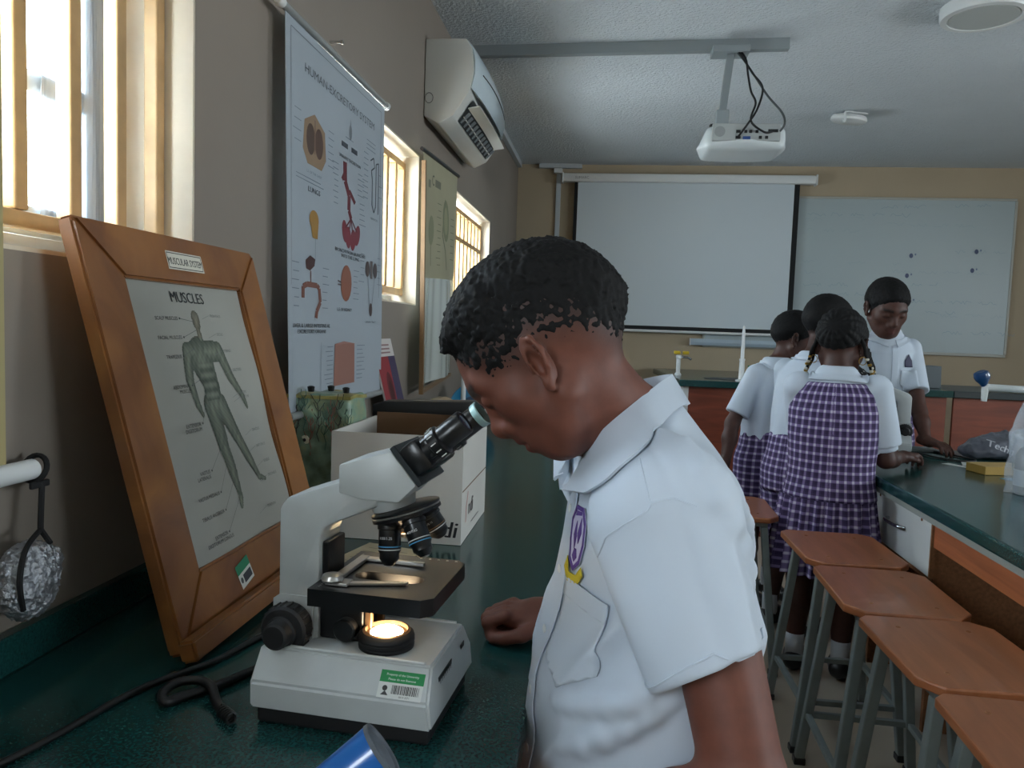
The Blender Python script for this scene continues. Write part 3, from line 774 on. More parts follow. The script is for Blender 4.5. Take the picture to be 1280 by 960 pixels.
fboard('frame_rail', [(0, .0), (FW, .0), (FW - bw, .095), (bw, .095)])
fboard('frame_stile', [(0, g), (bw - g, .095), (bw - g, FH - .08), (0, FH - g)])
fboard('frame_stile', [(FW, g), (FW - bw + g, .095), (FW - bw + g, FH - .08), (FW, FH - g)])
fboard('ledge', [(-.012, -.008), (FW + .005, -.008), (FW + .005, .022), (-.012, .022)], .0245, .05)
mb = MB(); mb.bm.faces.new([mb.bm.verts.new(fpt(*q, .008)) for q in ((bw - .01, .085), (FW - bw + .01, .085), (FW - bw + .01, FH - .07), (bw - .01, FH - .07))])
bd = mb.build('backing_board', M_CHIPBD, fr, rel=rel)
pw, ph = FW - 2 * bw, FH - .175
PO = fpt(bw, .095, .0145)
wr = lambda u, v: .0018 * sin(u * 22 + v * 9) * sin(v * 13 + 1.) + .0015 * sin(v * 31 + u * 17)
sheet = MB().grid(lambda a_, b_: PO + Uu * (a_ * pw) + Vv * (b_ * ph) + Nn * (.0 + wr(a_ * pw, b_ * ph)), 30, 44).build('poster_sheet', mat('poster_film', '#a3a299', .32, var=(6, .05)), fr, rel=rel, smooth=True)
# the printed figure: shading of the drawing itself, on a fine sheet of coloured quads
def capd(X, Y, a, b, ra, rb):
    bx_, by_ = b[0] - a[0], b[1] - a[1]; t_ = np.clip(((X - a[0]) * bx_ + (Y - a[1]) * by_) / (bx_ ** 2 + by_ ** 2), 0, 1)
    return np.hypot(X - a[0] - t_ * bx_, Y - a[1] - t_ * by_) - (ra + (rb - ra) * t_)
nx, ny = 132, 190
fx0, fx1, fy0, fy1 = .085, .285, .045, .405
gx, gy = np.meshgrid(np.linspace(fx0, fx1, nx), np.linspace(fy0, fy1, ny), indexing='ij')
S = lambda x, y: (.166 + x * .40, .052 + y * .345)
RW = .36 * 1.42
segs = [((.02, .96), (.02, .925), .026, .022), ((.02, .90), (.02, .85), .013, .017), ((-.06, .79), (.11, .79), .04, .04), ((-.01, .76), (.03, .62), .075, .05), ((.02, .62), (.02, .53), .05, .062),
        ((-.10, .80), (-.135, .66), .030, .024), ((-.135, .66), (-.125, .55), .024, .016), ((-.125, .54), (-.11, .49), .017, .010),
        ((.145, .80), (.20, .66), .030, .024), ((.20, .66), (.27, .55), .024, .015), ((.27, .55), (.29, .49), .016, .010),
        ((-.02, .52), (-.01, .33), .050, .034), ((-.01, .33), (.02, .20), .031, .026), ((.02, .20), (.045, .07), .026, .013), ((.045, .06), (.035, .015), .015, .012),
        ((.06, .52), (.12, .36), .048, .032), ((.12, .36), (.17, .24), .030, .024), ((.17, .24), (.225, .12), .024, .012), ((.225, .12), (.27, .10), .014, .009)]
D = np.full(gx.shape, 9.)
ax = np.zeros(gx.shape)
for a_, b_, ra, rb in segs:
    dd = capd(gx, gy, S(*a_), S(*b_), ra * RW, rb * RW)
    ax = np.where(dd < D, np.clip(-dd / (max(ra, rb) * RW), 0, 1), ax); D = np.minimum(D, dd)
tex = .5 + .5 * np.sin(gx * 520 + gy * 260 + 3 * np.sin(gy * 90)) * np.sin(gy * 300 + gx * 120)
sh = np.clip(.28 + .5 * ax + .25 * (tex - .5), 0, 1)
absx = np.abs(gx - S(.015, 0)[0]); band = (absx < .022) & (gy > S(0, .55)[1]) & (gy < S(0, .74)[1])
sh = np.where(band, sh * .6 + .4 * (.5 + .5 * np.cos((gy - .2) * 2 * pi / .017)), sh)
dk, lt = np.array(srgb('#252c29')[:3]), np.array(srgb('#8b927f')[:3]); brn = np.array(srgb('#8a7c68')[:3])
colr = dk + (lt - dk) * sh[..., None] ** 1.3
colr = np.where((gy > S(0, .86)[1])[..., None], colr * .5 + brn * .5 * (sh[..., None] + .2), colr)
vid = np.arange(nx * ny).reshape(nx, ny); ins = (D < .0)
qm = ins[:-1, :-1] & ins[1:, :-1] & ins[1:, 1:] & ins[:-1, 1:]
Q = np.stack([vid[:-1, :-1][qm], vid[1:, :-1][qm], vid[1:, 1:][qm], vid[:-1, 1:][qm]], 1)
Vt = np.array([PO + Uu * u + Vv * v + Nn * (.0007 + wr(u, v)) for u, v in zip(gx.ravel(), gy.ravel())]) - np.array(rel)
used = np.unique(Q); remap = np.zeros(nx * ny, int); remap[used] = np.arange(len(used))
me = np_mesh('figure_print', Vt[used], remap[Q]); set_color(me, 'ink', np.concatenate([colr.reshape(-1, 3)[used], np.ones((len(used), 1))], 1))
link('figure_print', me, mat('printed_ink_0.4', '#ffffff', .4, attr='ink'), fr)
a = Art(); ink = '#2f3133'
a.text('MUSCLES', .165, .408, .026, ink, 'c', bold=True)
labs = [('SCALP MUSCLES', .118, .378, .165, .376), ('FACIAL MUSCLES', .118, .347, .168, .362), ('TRAPEZIUS', .105, .316, .150, .332), ('ABDOMINAL', .108, .268, .160, .283), ('MUSCLES', .108, .260, 0, 0), ('EXTENSOR', .108, .205, .138, .236), ('DIGITORUM', .108, .197, 0, 0),
        ('VASTUS', .105, .128, .168, .175), ('LATERALIS', .105, .120, 0, 0), ('VASTUS MEDIALIS', .118, .090, .172, .150), ('TIBIALIS ANTERIOR', .118, .060, .172, .105), ('EXTENSOR', .108, .026, .176, .070), ('DIGITORUM LONGUS', .124, .018, 0, 0)]
for tx, lx, ly, qx, qy in labs:
    a.text(tx, lx, ly, .0085, ink, 'r')
    if qx:
        a.ell(lx + .006, ly + .003, .0017, .0017, ink); a.line((lx + .006, ly + .003), (qx, qy), .0007, '#5b5f60')
for i, (tx, lx, ly) in enumerate([('FRONTALIS', .225, .385), ('OCULI', .232, .352), ('STERNO', .240, .322), ('DELTOID', .258, .287), ('BICEPS', .268, .245), ('BRACHII', .268, .237), ('GRACILIS', .275, .175), ('SARTORIUS', .272, .145), ('SOLEUS', .283, .115), ('PERONEUS', .285, .088), ('TENDON', .262, .035)]):
    a.text(tx, lx, ly, .0072, '#6a6d6c'); a.line((lx - .003, ly + .003), (lx - .03, ly - .004), .0006, '#777b7b')
a.build('lettering', fr, PO, Uu, Vv, Nn, lift=.0008, rel=rel, warp=wr, rough=.4)
a = Art(); a.rect(0, 0, .108, .030, '#cfcbbd').rect(.002, .002, .106, .028, '#3a3833').rect(.0035, .0035, .1045, .0265, '#cfcbbd')
a.text('MUSCULAR SYSTEM', .054, .0085, .0165, '#1f1e1c', 'c', sx=.72, bold=True)
a.build('title_label', fr, fpt(.205, FH - .058, .0242), Uu, Vv, Nn, rel=rel)
a = Art(); a.rect(0, 0, .045, .040, '#d4d6cf').rect(0, .024, .045, .040, '#23805a').rect(.014, .005, .042, .019, '#33353b').ell(.007, .013, .004, .005, '#4a5050')
a.build('green_sticker', fr, fpt(.185, .030, .0242), (Uu * .97 + Vv * .22), (Vv * .97 - Uu * .22), Nn, rel=rel)

# ---- carton with black lid
M_CARTON = mat('white_carton', '#c9c6bf', .7, var=(5, .06)); M_KRAFT = mat('brown_kraft_board', '#6e5139', .85, var=(12, .15))
bx = thing('carton', 'open white cardboard carton with black and red print behind the microscope', 'box', (-.44, 1.76, .9)); rel = (-.44, 1.76, .9)
x0, x1, y0, y1, z0, z1 = -.588, -.296, 1.60, 1.92, .901, 1.135
MB().bx(x0, x1, y0, y0 + .005, z0, z1).build('front_side', M_CARTON, bx, rel=rel)
rs = MB().prism([(y0 + .005, z0), (y1, z0), (y1, 1.168), (y0 + .005, z1)], x1 - .005, x1, 'x').build('right_side', M_CARTON, bx, rel=rel)
MB().bx(x1 - .0002, x1 + .0006, y0 + .006, y1 - .002, 1.015, 1.0175).build('seam', M_KRAFT, rs); rs.children[0].data.transform(Matrix.Translation(-Vector(rel)))
MB().bx(x0, x0 + .005, y0 + .005, y1, z0, z1).build('left_side', M_CARTON, bx, rel=rel)
MB().bx(x0 + .005, x1 - .005, y1 - .005, y1, z0, 1.145).build('back_side', M_KRAFT, bx, rel=rel)
MB().bx(x0 + .005, x1 - .005, y0 + .005, y1 - .005, z0, z0 + .005).build('bottom', M_KRAFT, bx, rel=rel)
a = Art(); a.text('ndi', .0, .0, .050, '#17171a', 'r', bold=True)
a.build('print', bx, (x1 - .012, y0, .917), (1, 0, 0), (.18, 0, 1), (0, -1, 0), rel=rel)
a = Art(); a.path([(.03, .035), (.035, .07), (.05, .095), (.052, .10)], .004, '#b8372f').text('ndi', .06, .045, .05, '#3a3034', bold=True).line((.10, .02), (.20, .02), .002, '#55504a')
a.build('side_print', bx, (x1, y0 + .02, .905), (0, 1, 0), (0, 0, 1), (1, 0, 0), rel=rel)
bl = MB().prism([(-.60, 1.115), (-.60, 1.162), (-.57, 1.172), (-.34, 1.181), (-.292, 1.172), (-.292, 1.118)], 1.905, 1.965, 'y', .006).build('case_lid', M_RUB, smooth=30)
bl.location = (0, .02, 0)
tag(bl, 'black case lid standing upright behind the white carton', 'lid')
mb = MB().bx(-.595, -.31, 1.93, 1.98, .9, 1.1135, .004); cs = mb.build('case_body', M_RUB, bl)
# papers by the microscope
def paper(lab, c, w, h, rz, col, lines):
    o = MB().bx(-w / 2, w / 2, -h / 2, h / 2, 0, .0016).build('paper_sheet', mat('paper_' + col[1:], col, .7), None)
    o.location = c; o.rotation_euler = (0, 0, rz); tag(o, lab, 'paper')
    a = Art()
    for k in range(lines): a.line((-w * .35, h * .36 - k * h * .1), (w * (.35 - .1 * (k % 3)), h * .36 - k * h * .1), .003, '#85806e')
    a.build('print_lines', o, (0, 0, .0017), (1, 0, 0), (0, 1, 0))
    return o
paper('cream printed leaflet lying between the wooden frame and the carton', (-.455, 1.44, .9005), .13, .24, radians(-14), '#b9af93', 8)

# ---- painted model of skin on a base
M_SKINMOD = None
def skin_model():
    m = bpy.data.materials.new('painted_plaster_model'); m.use_nodes = True; nt = m.node_tree; b = nt.nodes['Principled BSDF']
    tc = nt.nodes.new('ShaderNodeTexCoord'); n = nt.nodes.new('ShaderNodeTexNoise'); n.inputs['Scale'].default_value = 22; n.inputs['Detail'].default_value = 4
    cr = nt.nodes.new('ShaderNodeValToRGB'); e = cr.color_ramp.elements
    e[0].position = .30; e[0].color = srgb('#5c6b55'); e[1].position = .70; e[1].color = srgb('#a3a77f')
    k = e.new(.5); k.color = srgb('#7f9a86')
    nt.links.new(tc.outputs['Object'], n.inputs['Vector']); nt.links.new(n.outputs['Fac'], cr.inputs[0]); nt.links.new(cr.outputs[0], b.inputs['Base Color'])
    b.inputs['Roughness'].default_value = .35
    t = thing('anatomy_model', 'green painted block model with branching nerves beside the wooden frame', 'model', (-.66, 1.82, .9)); rel = (-.66, 1.82, .9)
    def f(P):
        d = rbox(P, (-.673, 1.80, 1.05), (.080, .06, .15), .018)
        d = d + .004 * np.sin(P[:, 0] * 70 + P[:, 2] * 30) * np.sin(P[:, 2] * 45) + .003 * vnoise(P, 45)
        return d
    me = sd_mesh('painted_block', f, (-.77, 1.70, .88), (-.56, 1.90, 1.24), .006)
    v = verts_of(me); v[:, 2] = np.maximum(v[:, 2], .901); me.vertices.foreach_set('co', v.ravel())
    link('painted_block', me, m, t, rel=rel)
    MB().grid(lambda u, v: (-.752 + .158 * u, 1.738 + .12 * v, 1.197 + .006 * sin(u * 9) * sin(v * 5)), 10, 6, .008).build('top_layer', mat('model_yellow', '#a39a5c', .4, var=(40, .3)), t, rel=rel, smooth=True)
    rr = random.Random(5)
    for i in range(9):     # painted nerves as thin raised lines on the near face
        x = -.742 + i * .0175; zb = 1.05 + .05 * rr.random(); mb = MB()
        stem = [(x + .004 * rr.uniform(-1, 1), 1.7375, zb + k * .018) for k in range(6)]
        mb.tube(stem, .0011, 5)
        for k in range(2, 6):
            for s in (-1, 1):
                p = Vector(stem[k]); mb.tube([p, p + Vector((s * .007, -.001, .009)), p + Vector((s * .013 * rr.random() + s * .003, -.001, .022))], .0008, 5)
        mb.build('nerve', mat('nerve_%s' % ('red', 'black', 'green')[i % 3], ('#8a4a3c', '#202420', '#2f5b4c')[i % 3], .5), t, rel=rel)
    for (x, z, r, c) in ((-.705, 1.09, .012, '#e0dcc8'), (-.705, 1.09, .006, '#1f1d1b'), (-.72, 1.045, .008, '#7a2f22')):
        MB().lathe([(0, 0), (r, 0), (r * .8, .002), (0, .0025 + (.012 - r) * .3)], 16, (x, 1.7375, z), (0, -1, 0)).build('gland', mat('gland_' + c[1:], c, .4), t, rel=rel)
    for (x, y) in ((-.70, 1.76), (-.665, 1.80), (-.615, 1.765)):
        MB().lathe([(0, 0), (.007, 0), (.009, .012), (.005, .014), (0, .012)], 10, (x, y, 1.2035)).build('hair_stub', M_MICBLK, t, rel=rel)
skin_model()

# ---- red anatomy card, skull model, blue bowl, rod stand further along the bench
t = thing('anatomy_card', 'red and purple anatomy card leaning on the wall behind the carton', 'card', (-.70, 2.55, .9)); rel = (-.70, 2.55, .9)
O = Vector((-.665, 2.46, .902)); U = Vector((0, .21, 0)); V = Vector((-.085, -.07, .42)); Nc = U.cross(V).normalized()
mb = MB(); q = [O, O + U, O + U + V, O + V]; v = [mb.bm.verts.new(p) for p in q] + [mb.bm.verts.new(p - Nc * .006) for p in q]
for f in ((0, 1, 2, 3), (7, 6, 5, 4), (0, 4, 5, 1), (1, 5, 6, 2), (2, 6, 7, 3), (3, 7, 4, 0)): mb.bm.faces.new([v[i] for i in f])
mb.build('card', mat('card_white', '#c9c3bf', .5), t, rel=rel)
a = Art(); a.rect(.0, .0, 1, .86, '#8f3036').rect(.62, .0, 1, .86, '#3d3350').ell(.42, .6, .16, .14, '#5c1d22').ell(.42, .58, .09, .09, '#431416').path([(.4, .5), (.5, .3), (.45, .05)], .08, '#c98a7a').path([(.55, .4), (.75, .2), (.7, .02)], .06, '#a54c46')
for k in range(3): a.line((.1, .95 - .03 * k), (.8, .95 - .03 * k), .012, '#8b6a6a')
a.build('print', t, O, U, V, Nc, rel=rel)
t = thing('retort_rod', 'pale upright rod on a small foot behind the case lid', 'stand', (-.615, 3.28, .9)); rel = (-.615, 3.28, .9)
MB().lathe([(0, 0), (.06, 0), (.06, .012), (.02, .02), (.012, .03), (0, .03)], 24, (-.615, 3.28, .9)).build('foot', M_WHITEP, t, rel=rel, smooth=True)
MB().tube([(-.615, 3.28, .93), (-.615, 3.28, 1.315)], .011, 12).build('rod', M_WHITEP, t, rel=rel, smooth=60)
MB().lathe([(0, 0), (.017, 0), (.019, .012), (.012, .026), (0, .03)], 14, (-.615, 3.28, 1.315)).build('clamp', M_BLACKP, t, rel=rel, smooth=True)
# jaw bone model
def bone(P):
    d = ell(P, (-.66, 3.05, 1.03), (.07, .11, .055))
    d = smin(d, ell(P, (-.63, 2.96, 1.0), (.045, .05, .05)), .03)
    d = smax(d, -ell(P, (-.61, 3.0, 1.045), (.03, .035, .025)), .012)
    d = smax(d, -ell(P, (-.60, 3.1, 1.04), (.03, .03, .022)), .012)
    d = smin(d, rbox(P, (-.66, 3.03, .94), (.05, .08, .05), .02), .02)
    return d + .003 * vnoise(P, 60)
me = sd_mesh('bone_model', bone, (-.77, 2.84, .86), (-.52, 3.22, 1.12), .007); v = verts_of(me); v[:, 2] = np.maximum(v[:, 2], .901); v[:, 0] = np.maximum(v[:, 0], -.745); me.vertices.foreach_set('co', v.ravel())
o = link('bone_model', me, mat('bone_ivory', '#a99c84', .6, var=(20, .25))); tag(o, 'ivory bone model resting on the bench under the translucent chart', 'model')
t = thing('blue_basin', 'blue plastic basin standing on edge beside the pale rod', 'basin', (-.60, 3.45, .9)); rel = (-.60, 3.45, .9)
ax_ = Vector((.25, -.95, .15)).normalized()
MB().lathe([(0, .03), (.07, .028), (.095, .0), (.105, -.004), (.107, 0), (.098, .006), (.072, .036), (0, .038)], 32, (-.60, 3.45, 1.008), ax_ * -1).build('bowl', mat('blue_plastic', '#2f7fa6', .4), t, rel=rel, smooth=35)
MB().lathe([(0, .0), (.05, 0), (.05, .002), (0, .003)], 24, Vector((-.60, 3.45, 1.008)) - ax_ * .024, ax_).build('bowl_label', mat('navy_patch', '#254a68', .5), t, rel=rel)

# ---- blue topped bench tap in the foreground
M_TAPBLUE = mat('blue_tap_plastic', '#1c62ad', .28, coat=.3, bump=(25, .1, .002)); M_TAPWHITE = mat('white_tap_enamel', '#c8cdcb', .3)
t = thing('bench_tap', 'blue nozzle of a bench tap at the bottom edge before the microscope', 'tap', (-.36, .50, .9)); rel = (-.36, .50, .9)
MB().lathe([(0, 0), (.028, 0), (.028, .006), (.014, .012), (.012, .05), (0, .05)], 24, (-.36, .50, .9)).build('pillar', M_TAPWHITE, t, rel=rel, smooth=35)
pp = spline([(-.345, .50, .945), (-.29, .535, .951), (-.242, .57, .962), (-.208, .595, .985), (-.176, .61, 1.010)])
MB().tube(pp, [.017 + .007 * k / (len(pp) - 1) for k in range(len(pp))], 24).build('nozzle', M_TAPBLUE, t, rel=rel, smooth=50)
e = (pp[-1] - pp[-3]).normalized()
MB().lathe([(0, .0006), (.0205, .0006), (.0215, .0025), (.0243, .0028), (.0245, -.001), (.022, -.002)], 28, pp[-1], e).build('nozzle_rim', mat('worn_rim', '#5b626a', .6, var=(60, .4)), t, rel=rel, smooth=35)
# ================================================================== THINGS ON WALLS AND CEILING
M_ACW = mat('ac_plastic', '#cdcfcb', .4, var=(4, .04)); M_ACD = mat('ac_dark', '#23282a', .5)
M_TRUNK = mat('grey_trunking', '#8b9396', .5)
# ---- air conditioner
t = thing('air_conditioner', 'white split air conditioner with open louvre high on the left wall', 'air conditioner', (XL, 3.48, 2.2)); rel = (XL, 3.48, 2.2)
ya, yb = 3.06, 3.91
side = [(XL + .002, 2.205), (XL + .06, 2.175), (XL + .12, 2.205), (XL + .185, 2.30), (XL + .20, 2.38), (XL + .19, 2.47), (XL + .165, 2.505), (XL + .002, 2.505)]
MB().prism([(p[0], p[1]) for p in side], ya, yb, 'y', .006).build('housing', M_ACW, t, rel=rel, smooth=35)
n = 14
def bow(u, v):     # swelling front panel, deeper at mid length
    s = sin(pi * u) ** .6; zz = 2.315 + .185 * v
    prof_ = .20 - .035 * (max(0, v - .55) / .45) ** 2 - .012 * ((.3 - v) / .3 if v < .3 else 0)
    return (XL + prof_ + .004 + .030 * s * (1 - .25 * v), ya + .004 + (yb - ya - .008) * u, zz - .02 * s * (1 - v))
fp = MB().grid(bow, 24, 10, .006).build('front_panel', mat('ac_front_gloss', '#c4d3da', .18), t, rel=rel, smooth=40)
MB().tube([Vector(bow(u, .42 + .1 * sin(pi * u))) + Vector((.001, 0, 0)) for u in np.linspace(.12, .9, 20)], .0022, 5).build('panel_groove', M_ACD, fp, smooth=60); fp.children[0].data.transform(Matrix.Translation(-Vector(rel)))
# outlet opening with louvre and fins on the lower slope
A0, A1 = Vector((XL + .118, 0, 2.2035)), Vector((XL + .187, 0, 2.298)); dv = (A1 - A0); nv = Vector((dv.z, 0, -dv.x)).normalized()
def slope(u, v, h=0.): p = A0 + dv * v + nv * h; return Vector((p.x, ya + (yb - ya) * u, p.z))
mb = MB(); mb.bm.faces.new([mb.bm.verts.new(slope(*q, .0035)) for q in ((.10, .06), (.93, .06), (.93, .94), (.10, .94))]); mb.build('outlet', M_ACD, t, rel=rel)
for k in range(11):
    u = .14 + k * .077
    MB().bar(slope(u, .1, .004), slope(u + .01, .55, .012), .003, .012).build('fin', mat('ac_fin_grey', '#7d8488', .5), t, rel=rel)
lv = MB().grid(lambda u, v: slope(.09 + .85 * u, .62 + .30 * v, .006 + .035 * v + .012 * sin(pi * u)), 20, 3, .004).build('louvre', M_ACW, t, rel=rel, smooth=40)
MB().tube([slope(u, .30, .008) for u in (.12, .92)], .003, 6).build('louvre_rod', M_ACW, t, rel=rel)
MB().tube([Vector((XL + .022 + .016 * cos(a_), ya - .0008, 2.275 + .02 * sin(a_))) for a_ in np.linspace(0, 2 * pi, 20)[:-1]], .0012, 5, closed=True).build('knockout', M_ACD, t, rel=rel)

# ---- excretory system chart
M_CHART = mat('vinyl_chart', '#a4adb5', .38, var=(3, .05))
t = thing('wall_chart', 'tall white human excretory system chart hanging on the left wall', 'chart', (XL + .03, 2.04, 1.1)); rel = (XL + .03, 2.04, 1.1)
CH_W, CH_H = .755, .90
O = Vector((XL + .035, 1.672, 1.150)); Ud = Vector((0, 1, 0)); Vd = Vector((0, -.012, 1)).normalized()
cw = lambda u, v: .006 * sin(u * 8 + 1.2) * (1 - v / CH_H) + .012 * exp(-((u - .0) / .03) ** 2) * (1 - v / CH_H)
Nd = Vector((1, 0, 0))
def cpt(u, v, n=0.): return O + Ud * u + Vd * v + Nd * (cw(u, v) + n)
MB().grid(lambda a_, b_: cpt(a_ * CH_W, b_ * CH_H), 40, 30, .0012).build('sheet', M_CHART, t, rel=rel, smooth=True)
MB().tube([cpt(-.025, CH_H + .008, .002), cpt(CH_W + .015, CH_H + .014, .002)], .009, 10).build('top_rod', mat('grey_rod', '#9c9f9e', .4, .3), t, rel=rel, smooth=60)
MB().tube([cpt(0, 0, .002), cpt(CH_W, 0, .002)], .009, 10).build('bottom_rod', mat('grey_rod', '#9c9f9e', .4, .3), t, rel=rel, smooth=60)
for u in (-.02, CH_W + .01): MB().lathe([(0, 0), (.012, 0), (.013, .012), (.008, .02), (0, .022)], 12, cpt(u, CH_H + (.008 if u < 0 else .014), .002), (0, -1 if u < 0 else 1, 0)).build('rod_knob', M_WHITEP, t, rel=rel, smooth=True)
a = Art(); ink = '#3a3d42'; gy_ = '#7f8790'
a.path([(.03, .02), (.03, .87), (.72, .87), (.72, .02)], .0022, '#565b62')
a.text('HUMAN-EXCRETORY SYSTEM', .38, .762, .043, '#4a4d52', 'c', sx=.95)
rr = random.Random(11)
def scribble(x, y, n, w=.07, dy=.016, al='l'):
    for k in range(n):
        ww = w * rr.uniform(.6, 1); a.line((x - (ww if al == 'r' else 0), y - k * dy), (x + (ww if al == 'l' else 0), y - k * dy), .0028, gy_)
# lungs torso
a.poly([(.10, .50), (.11, .60), (.15, .625), (.175, .64), (.20, .625), (.245, .60), (.255, .50), (.225, .455), (.13, .455)], '#a88a6a'); a.ell(.15, .545, .028, .055, '#5f463a').ell(.205, .545, .028, .055, '#65483a').line((.177, .62), (.177, .5), .008, '#8f6f55')
scribble(.09, .62, 4, .05, .035, 'r'); scribble(.27, .62, 6, .05, .026); a.text('LUNGS', .175, .36, .026, ink, 'c', bold=True); a.text('L.S. OF THE CHEST', .175, .425, .012, gy_, 'c'); scribble(.06, .405, 2, .25, .013)
# artery tree
a.path([(.40, .545), (.405, .47), (.44, .42), (.44, .36), (.46, .33)], .03, '#7a3038', .02); a.path([(.44, .44), (.49, .40)], .02, '#7a3038'); a.path([(.40, .50), (.38, .47)], .018, '#7a3038')
for dx, dy in ((-.05, -.09), (-.02, -.11), (.02, -.115), (.055, -.09)): a.ell(.46 + dx, .33 + dy + .03, .022, .045, '#8e3540', rot=-dx * 4).line((.46, .33), (.46 + dx, .33 + dy + .04), .008, '#6a2830')
scribble(.51, .53, 5, .06, .022); scribble(.35, .52, 8, .05, .022, 'r'); scribble(.53, .41, 5, .06, .022)
a.text('BRONCHI FROM BRANCHES', .46, .182, .020, ink, 'c', bold=True).text('INTO THE LUNG', .46, .163, .020, ink, 'c', bold=True)
# drop diagram
a.ell(.44, .675, .012, .03, '#8a8f93').poly([(.432, .68), (.448, .68), (.44, .73)], '#8a8f93').rect(.37, .60, .42, .62, '#4b4f57').rect(.45, .60, .50, .62, '#4b4f57'); a.text('URINARY EXCRETION', .44, .555, .018, ink, 'c', bold=True); scribble(.40, .645, 1, .08)
# nephron
a.path([(.62, .62), (.65, .64), (.66, .60), (.63, .58), (.64, .54), (.64, .43), (.66, .40), (.675, .43), (.675, .62), (.70, .63), (.70, .40)], .006, '#50555c'); scribble(.60, .64, 9, .05, .024, 'r'); scribble(.58, .70, 3, .12, .018); a.text('NEPHRON', .66, .365, .014, ink, 'c'); scribble(.70, .58, 3, .04, .05)
# head
a.ell(.175, .265, .032, .035, '#b98a3f').poly([(.15, .26), (.165, .20), (.20, .20), (.205, .25)], '#b98a3f').line((.185, .20), (.185, .12), .002, gy_)
# liver and intestine
a.poly([(.12, .115), (.15, .135), (.185, .125), (.18, .10), (.15, .08), (.125, .085)], '#4e2a26'); a.path([(.155, .08), (.155, .04)], .006, '#7a4a38')
a.path([(.105, -.02), (.105, .02), (.13, .03), (.20, .03), (.215, .02), (.225, -.03), (.20, -.065), (.195, -.09)], .02, '#8f5b4b'); scribble(.08, .10, 6, .05, .03, 'r'); scribble(.24, .1, 6, .05, .03)
# kidney
a.ell(.43, .06, .045, .075, '#a5664d').ell(.43, .06, .034, .06, '#8a4638').ell(.415, .06, .014, .03, '#c09070'); a.path([(.395, .06), (.36, .065)], .006, '#6a5a58').path([(.395, .05), (.36, .05)], .006, '#6a5a58'); scribble(.49, .12, 6, .05, .024); a.text('L.S. OF KIDNEY', .42, -.055, .018, ink, 'c', bold=True)
# urinary tract
a.ell(.61, .14, .02, .035, '#5b4d4a').ell(.68, .14, .02, .035, '#5b4d4a').line((.645, .18), (.645, .10), .02, '#6a5d5a').path([(.615, .11), (.63, -.02)], .003, gy_).path([(.675, .11), (.655, -.02)], .003, gy_).ell(.645, -.04, .014, .03, '#5a4946'); scribble(.58, .2, 5, .05, .03, 'r'); scribble(.70, .2, 5, .04, .03); a.text('URINARY TRACT', .645, -.10, .012, ink, 'c')
a.text('LIVER & LARGE INTESTINE AS', .17, -.125, .020, ink, 'c', bold=True).text('EXCRETORY ORGANS', .17, -.146, .020, ink, 'c', bold=True)
# skin block
a.poly([(.345, -.19), (.42, -.18), (.51, -.19), (.515, -.36), (.34, -.36)], '#b07c6c')
for k in range(5): a.path([(.36 + k * .033, -.2), (.365 + k * .033, -.27), (.355 + k * .033, -.34)], .005, '#8f5648')
scribble(.33, -.2, 9, .07, .018, 'r'); scribble(.53, -.2, 9, .07, .018); a.line((.235, -.18), (.235, -.37), .002, gy_)
# squeeze drawing (laid out downward) into the sheet
lo_v, hi_v = -.40, .87
a.c = [(c_[0] * .72, c_[1] * .74, c_[2] * .78, 1) for c_ in a.c]
a.v = [(p[0], (.02 + (p[1] - lo_v) / (hi_v - lo_v) * .86) if True else p[1], p[2]) for p in a.v]
a.build('print', t, O, Ud, Vd, Nd, lift=.0016, rel=rel, warp=cw, rough=.4)

# ---- yellowed chart with clear lower sleeve by the second window
t = thing('wall_chart', 'yellowed hanging chart with a clear plastic lower half between the windows', 'chart', (XL + .03, 3.22, 1.12)); rel = (XL + .03, 3.22, 1.12)
O2 = Vector((XL + .045, 2.90, 1.125)); w2, h2 = .65, .91
cw2 = lambda u, v: .014 * sin(u * 13 + 2) * (1 - v / h2) * (1 if v < .45 else .5)
def c2(u, v, n=0.): return O2 + Vector((0, 1, .05)) * u + Vector((0, 0, 1)) * v + Nd * (cw2(u, v) + n)
MB().grid(lambda p, q: c2(p * w2, .43 + q * (h2 - .43)), 24, 12, .001).build('sheet', mat('yellowed_chart', '#a5a083', .5, var=(4, .12)), t, rel=rel, smooth=True)
MB().grid(lambda p, q: c2(p * w2, q * .43, .002 * sin(p * 40)), 40, 10, .0008).build('plastic_sleeve', glass_mat('cloudy_plastic', (.80, .84, .80), .12, .45), t, rel=rel, smooth=True)
MB().tube([c2(-.03, h2, .002), c2(w2 + .02, h2, .002)], .008, 8).build('top_rod', M_BLACKP, t, rel=rel, smooth=60)
MB().bar(c2(-.004, -.02, .004), c2(-.004, h2 - .04, .004), .016, .016).build('side_batten', mat('dark_batten', '#7a5f41', .6), t, rel=rel)
MB().bar(c2(.012, -.01, .004), c2(w2, -.01, .004), .014, .014).build('bottom_batten', mat('dark_batten', '#7a5f41', .6), t, rel=rel)
a = Art(); oi = '#6a6a55'
a.text('C', .17, .80, .06, '#4d4e42', 'c', bold=True); a.line((.21, .815), (.31, .815), .03, '#6f705f').line((.09, .80), (.13, .80), .03, '#777866')
a.ell(.42, .68, .06, .09, '#7c7f62', .2).ell(.42, .68, .035, .06, '#949474', .2).path([(.40, .77), (.36, .62), (.42, .55), (.45, .47)], .012, '#6d7058').ell(.16, .62, .05, .06, '#83866a').path([(.16, .56), (.17, .48)], .01, '#6d7058')
for k in range(10): a.line((.26 + .02 * (k % 2), .74 - k * .028), (.33, .74 - k * .028), .003, oi)
for k in range(7): a.line((.52, .70 - k * .03), (.60, .70 - k * .03), .003, oi)
